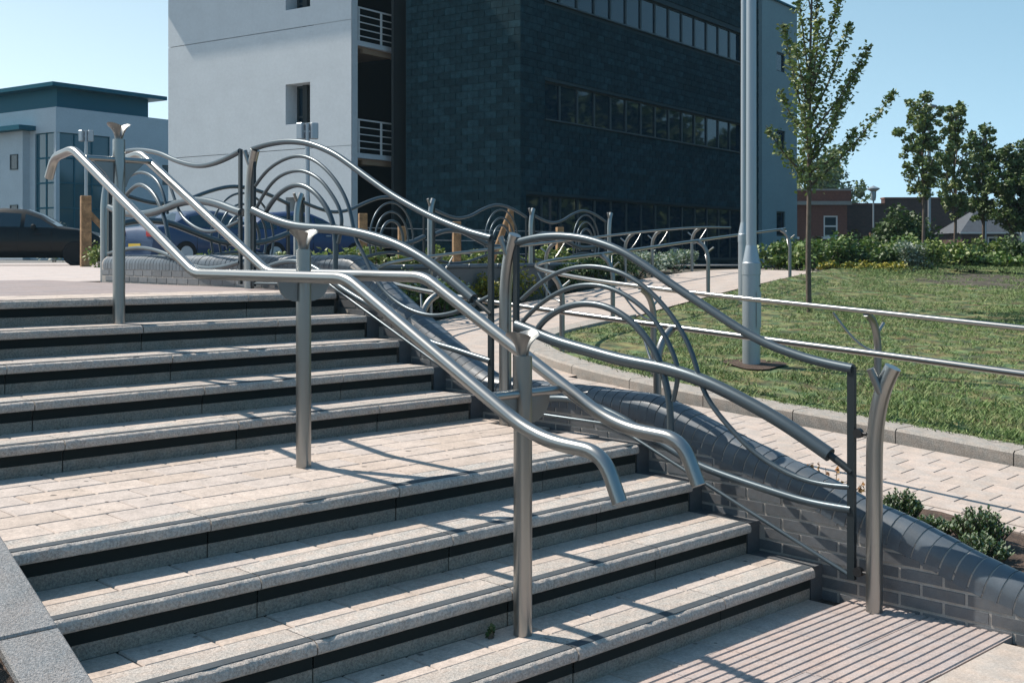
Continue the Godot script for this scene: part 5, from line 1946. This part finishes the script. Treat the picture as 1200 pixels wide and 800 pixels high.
func build_plants():
	var green := [Color(0.09, 0.155, 0.04), Color(0.125, 0.19, 0.05), Color(0.16, 0.21, 0.065)]
	var deep := [Color(0.045, 0.085, 0.025), Color(0.06, 0.10, 0.03), Color(0.08, 0.125, 0.04)]
	var grey := [Color(0.22, 0.27, 0.22), Color(0.17, 0.22, 0.17), Color(0.28, 0.32, 0.27)]
	var yellow := [Color(0.30, 0.26, 0.03), Color(0.20, 0.21, 0.04), Color(0.38, 0.30, 0.03), Color(0.12, 0.15, 0.04)]
	var lime := [Color(0.16, 0.21, 0.05), Color(0.11, 0.16, 0.04), Color(0.20, 0.24, 0.07)]
	# bed by the wall
	var b := [[6.3, -0.36, 0.14, 0.19, 80, "bushy green shrub just right of the foot post, behind the wall"], [6.2, -0.12, 0.12, 0.11, 50, "low green shrub behind the coping, right of the foot post"], [6.26, 0.13, 0.17, 0.2, 100, "larger bushy green shrub on the bed near the right edge"], [5.98, 0.26, 0.16, 0.15, 80, "spreading green shrub on the bed against the wall at the right edge"]]
	for k in b.size():
		tuft_shrub(b[k][5], Vector3(b[k][0], G(b[k][0], b[k][1]) + 0.02, b[k][1]), b[k][2], b[k][3], b[k][4], 200 + k)
	# dry orange plant
	var dp := thing("dry_plant", "small dried orange-brown plant behind the end of the railing panel", "plant", Vector3(6.5, G(6.5, -1.0) + 0.02, -1.0))
	var r := RandomNumberGenerator.new()
	r.seed = 260
	var c := Col.new()
	var st := Col.new()
	c.colored = true
	for k in 26:
		var an := r.randf() * TAU
		var tip := Vector3(cos(an) * r.randf_range(0.03, 0.13), r.randf_range(0.06, 0.2), sin(an) * r.randf_range(0.1, 0.4))
		tube([tip * Vector3(0.4, 0, 0.8), tip], [0.003, 0.002], 4, st)
		for j in 4: leaf(c, r, tip * Vector3(1, r.randf_range(0.5, 1), 1), 0.035, [Color(0.42, 0.20, 0.06), Color(0.30, 0.13, 0.05), Color(0.45, 0.27, 0.10)][r.randi() % 3])
	obj("stems", st.mesh(), M.wood, dp)
	obj("foliage", c.mesh(), M.leaf, dp)
	# soil plants left of the edge slabs
	shrub("ground_plant", "small leafy plant in the soil left of the edge slabs", Vector3(1.24, 0.43, -0.66), Vector3(0.07, 0.05, 0.1), 90, 0.03, lime, 280, "", 5, "plant")
	shrub("weed", "small weed at the foot of the lowest handrail post", Vector3(3.04, 0.15, -0.32), Vector3(0.02, 0.035, 0.02), 40, 0.022, deep, 281, "", 4, "plant")
	# flowering bed beyond the turn of the path
	var spots := [[8.9, -9.05, 0.5, 0.38], [9.7, -9.25, 0.5, 0.42], [8.1, -8.75, 0.5, 0.4], [10.6, -9.45, 0.42, 0.3], [7.3, -8.3, 0.5, 0.42], [9.2, -8.95, 0.35, 0.3]]
	for k in spots.size():
		var s: Array = spots[k]
		var lbl: String = ["green shrub with white blooms beyond the path, left of the landing post", "rounded green shrub with white blooms behind the landing post railing", "green flowering shrub behind the upper stair railing", "low green shrub at the turn of the path", "green shrub on the inner corner behind the wall top", "small white-flowered shrub in front of the far bed"][k]
		shrub("bed_shrub", lbl, Vector3(s[0], G(s[0], s[1]), s[1]), Vector3(s[2], s[3], s[2] * 0.7), 700, 0.07, green, 300 + k, "shrubs beyond the turn of the path")
		var th := get_child(get_child_count() - 1)
		var fl := Col.new()
		fl.colored = true
		for j in 26:
			var q := Vector3(r.randf_range(-s[2], s[2]) * 0.8, s[3] * r.randf_range(0.8, 1.6), r.randf_range(-s[2], s[2]) * 0.6)
			for e in 3: leaf(fl, r, q + Vector3(r.randfn(), r.randfn(), r.randfn()) * 0.012, 0.05, Color(0.75, 0.76, 0.68))
		if k < 4: obj("white_flowers", fl.mesh(), M.leaf, th)
	var ys := [[11.9, -10.0, 0.45, 0.28], [12.7, -10.2, 0.5, 0.3], [11.1, -9.75, 0.4, 0.25]]
	for k in ys.size():
		var s: Array = ys[k]
		shrub("yellow_plant", ["low yellow plant right of the landing post", "low yellow plant under the looped handrail", "low yellow plant left of the looped handrail"][k], Vector3(s[0], G(s[0], s[1]), s[1]), Vector3(s[2], s[3], s[2] * 0.7), 800, 0.055, yellow, 320 + k, "yellow plants beside the far path", 8, "plant")
	var gs := [[14.3, -10.6, 0.5], [15.3, -10.85, 0.55], [16.2, -11.1, 0.55], [17.2, -11.5, 0.6], [18.3, -12.1, 0.6], [19.4, -12.3, 0.65]]
	for k in gs.size():
		var s: Array = gs[k]
		shrub("bed_shrub", ["dark green shrub right of the looped handrail", "second dark green shrub along the far path", "third dark green shrub along the far path", "grey green shrub before the ground floor glass", "pale grey green shrub left of the lamp columns", "grey green shrub behind the far lamp column"][k], Vector3(s[0], G(s[0], s[1]), s[1]), Vector3(s[2], 0.3, s[2] * 0.7), 800, 0.07, deep if k < 3 else grey, 340 + k, "shrubs along the far path")
	# leafy climbers at the timber stakes
	for k in 12:
		var u := 415.0 + k * 24.0
		var p := aimed(u, 18.6 + k * 0.42)
		shrub("fence_shrub", "leafy lime green shrub number %s along the wire fence counted from the left" % ["one", "two", "three", "four", "five", "six", "seven", "eight", "nine", "ten", "eleven", "twelve"][k], Vector3(p.x, 1.32, p.z), Vector3(0.35, 0.24 + 0.06 * sin(k * 2.1), 0.3), 260, 0.085, lime, 360 + k, "shrubs along the wire fence", 5)
	for k in 5:
		var p := aimed(195.0 + k * 45.0, 17.5)
		shrub("fence_shrub", "sparse lime green shrub before the cars, %s from the left" % ["first", "second", "third", "fourth", "fifth"][k], Vector3(p.x, 1.32, p.z), Vector3(0.3, 0.22, 0.25), 130, 0.085, lime, 380 + k, "shrubs before the cars", 5)
	var pb := aimed(118, 25)
	shrub("fence_shrub", "leafy shrub right of the thick timber post", Vector3(pb.x, 1.3, pb.z), Vector3(0.35, 0.4, 0.3), 260, 0.09, lime, 390)
	pb = aimed(62, 46)
	shrub("grey_shrub", "thin grey green shrub behind the black car", Vector3(pb.x, 1.3, pb.z), Vector3(0.9, 0.95, 0.8), 420, 0.14, grey, 391)
	# border at the far edge of the lawn
	var kinds := [[green, 0.42, 0.08], [deep, 0.45, 0.09], [lime, 0.40, 0.08]]
	var words := ["one", "two", "three", "four", "five", "six", "seven", "eight", "nine", "ten", "eleven", "twelve", "thirteen", "fourteen", "fifteen", "sixteen", "seventeen", "eighteen", "nineteen", "twenty", "twenty one", "twenty two", "twenty three", "twenty four", "twenty five", "twenty six"]
	for k in 26:
		var u := 912.0 + k * 12.6
		var p := aimed(u, 25.5 + 1.2 * sin(k * 1.7))
		var kd: Array = kinds[k % 3]
		shrub("border_shrub", "leafy shrub %s in the border behind the lawn, counted from the left" % words[k], Vector3(p.x, G(p.x, p.z), p.z), Vector3(0.5, kd[1] * (0.85 + 0.3 * sin(k * 2.3)), 0.5), 520, 0.10, kd[0], 400 + k, "shrubs in the border behind the lawn")
	for k in 4:
		var u := 972.0 + k * 26.0
		var p := aimed(u, 23.6)
		shrub("yellow_plant", ["yellow flowers in the border right of the young tree", "second yellow flower clump in the border", "third yellow flower clump in the border", "yellow flower clump beside the pale grey shrub"][k], Vector3(p.x, G(p.x, p.z), p.z), Vector3(0.3, 0.13, 0.3), 330, 0.065, yellow, 440 + k, "yellow flowers in the border behind the lawn", 6, "plant")
	var pg := aimed(1072, 24.2)
	shrub("grey_shrub", "pale grey leaved shrub in the border behind the lawn", Vector3(pg.x, G(pg.x, pg.z), pg.z), Vector3(0.5, 0.36, 0.45), 1100, 0.07, grey, 450)
	pg = aimed(1066, 32)
	shrub("big_shrub", "tall feathery green shrub in front of the old brick wall", Vector3(pg.x, 1.2, pg.z), Vector3(0.95, 1.05, 0.9), 3600, 0.12, deep, 451, "", 14)
	pg = aimed(1000, 34)
	shrub("russet_shrub", "reddish brown shrub in front of the brick building", Vector3(pg.x, 1.2, pg.z), Vector3(0.8, 0.7, 0.7), 1100, 0.12, [Color(0.14, 0.07, 0.035), Color(0.10, 0.085, 0.03), Color(0.09, 0.10, 0.035)], 452)
	pg = aimed(943, 33)
	shrub("russet_shrub", "reddish brown shrub beside the pale end of the office", Vector3(pg.x, 1.2, pg.z), Vector3(0.7, 0.6, 0.6), 900, 0.12, [Color(0.13, 0.07, 0.04), Color(0.09, 0.09, 0.03), Color(0.08, 0.11, 0.035)], 453)
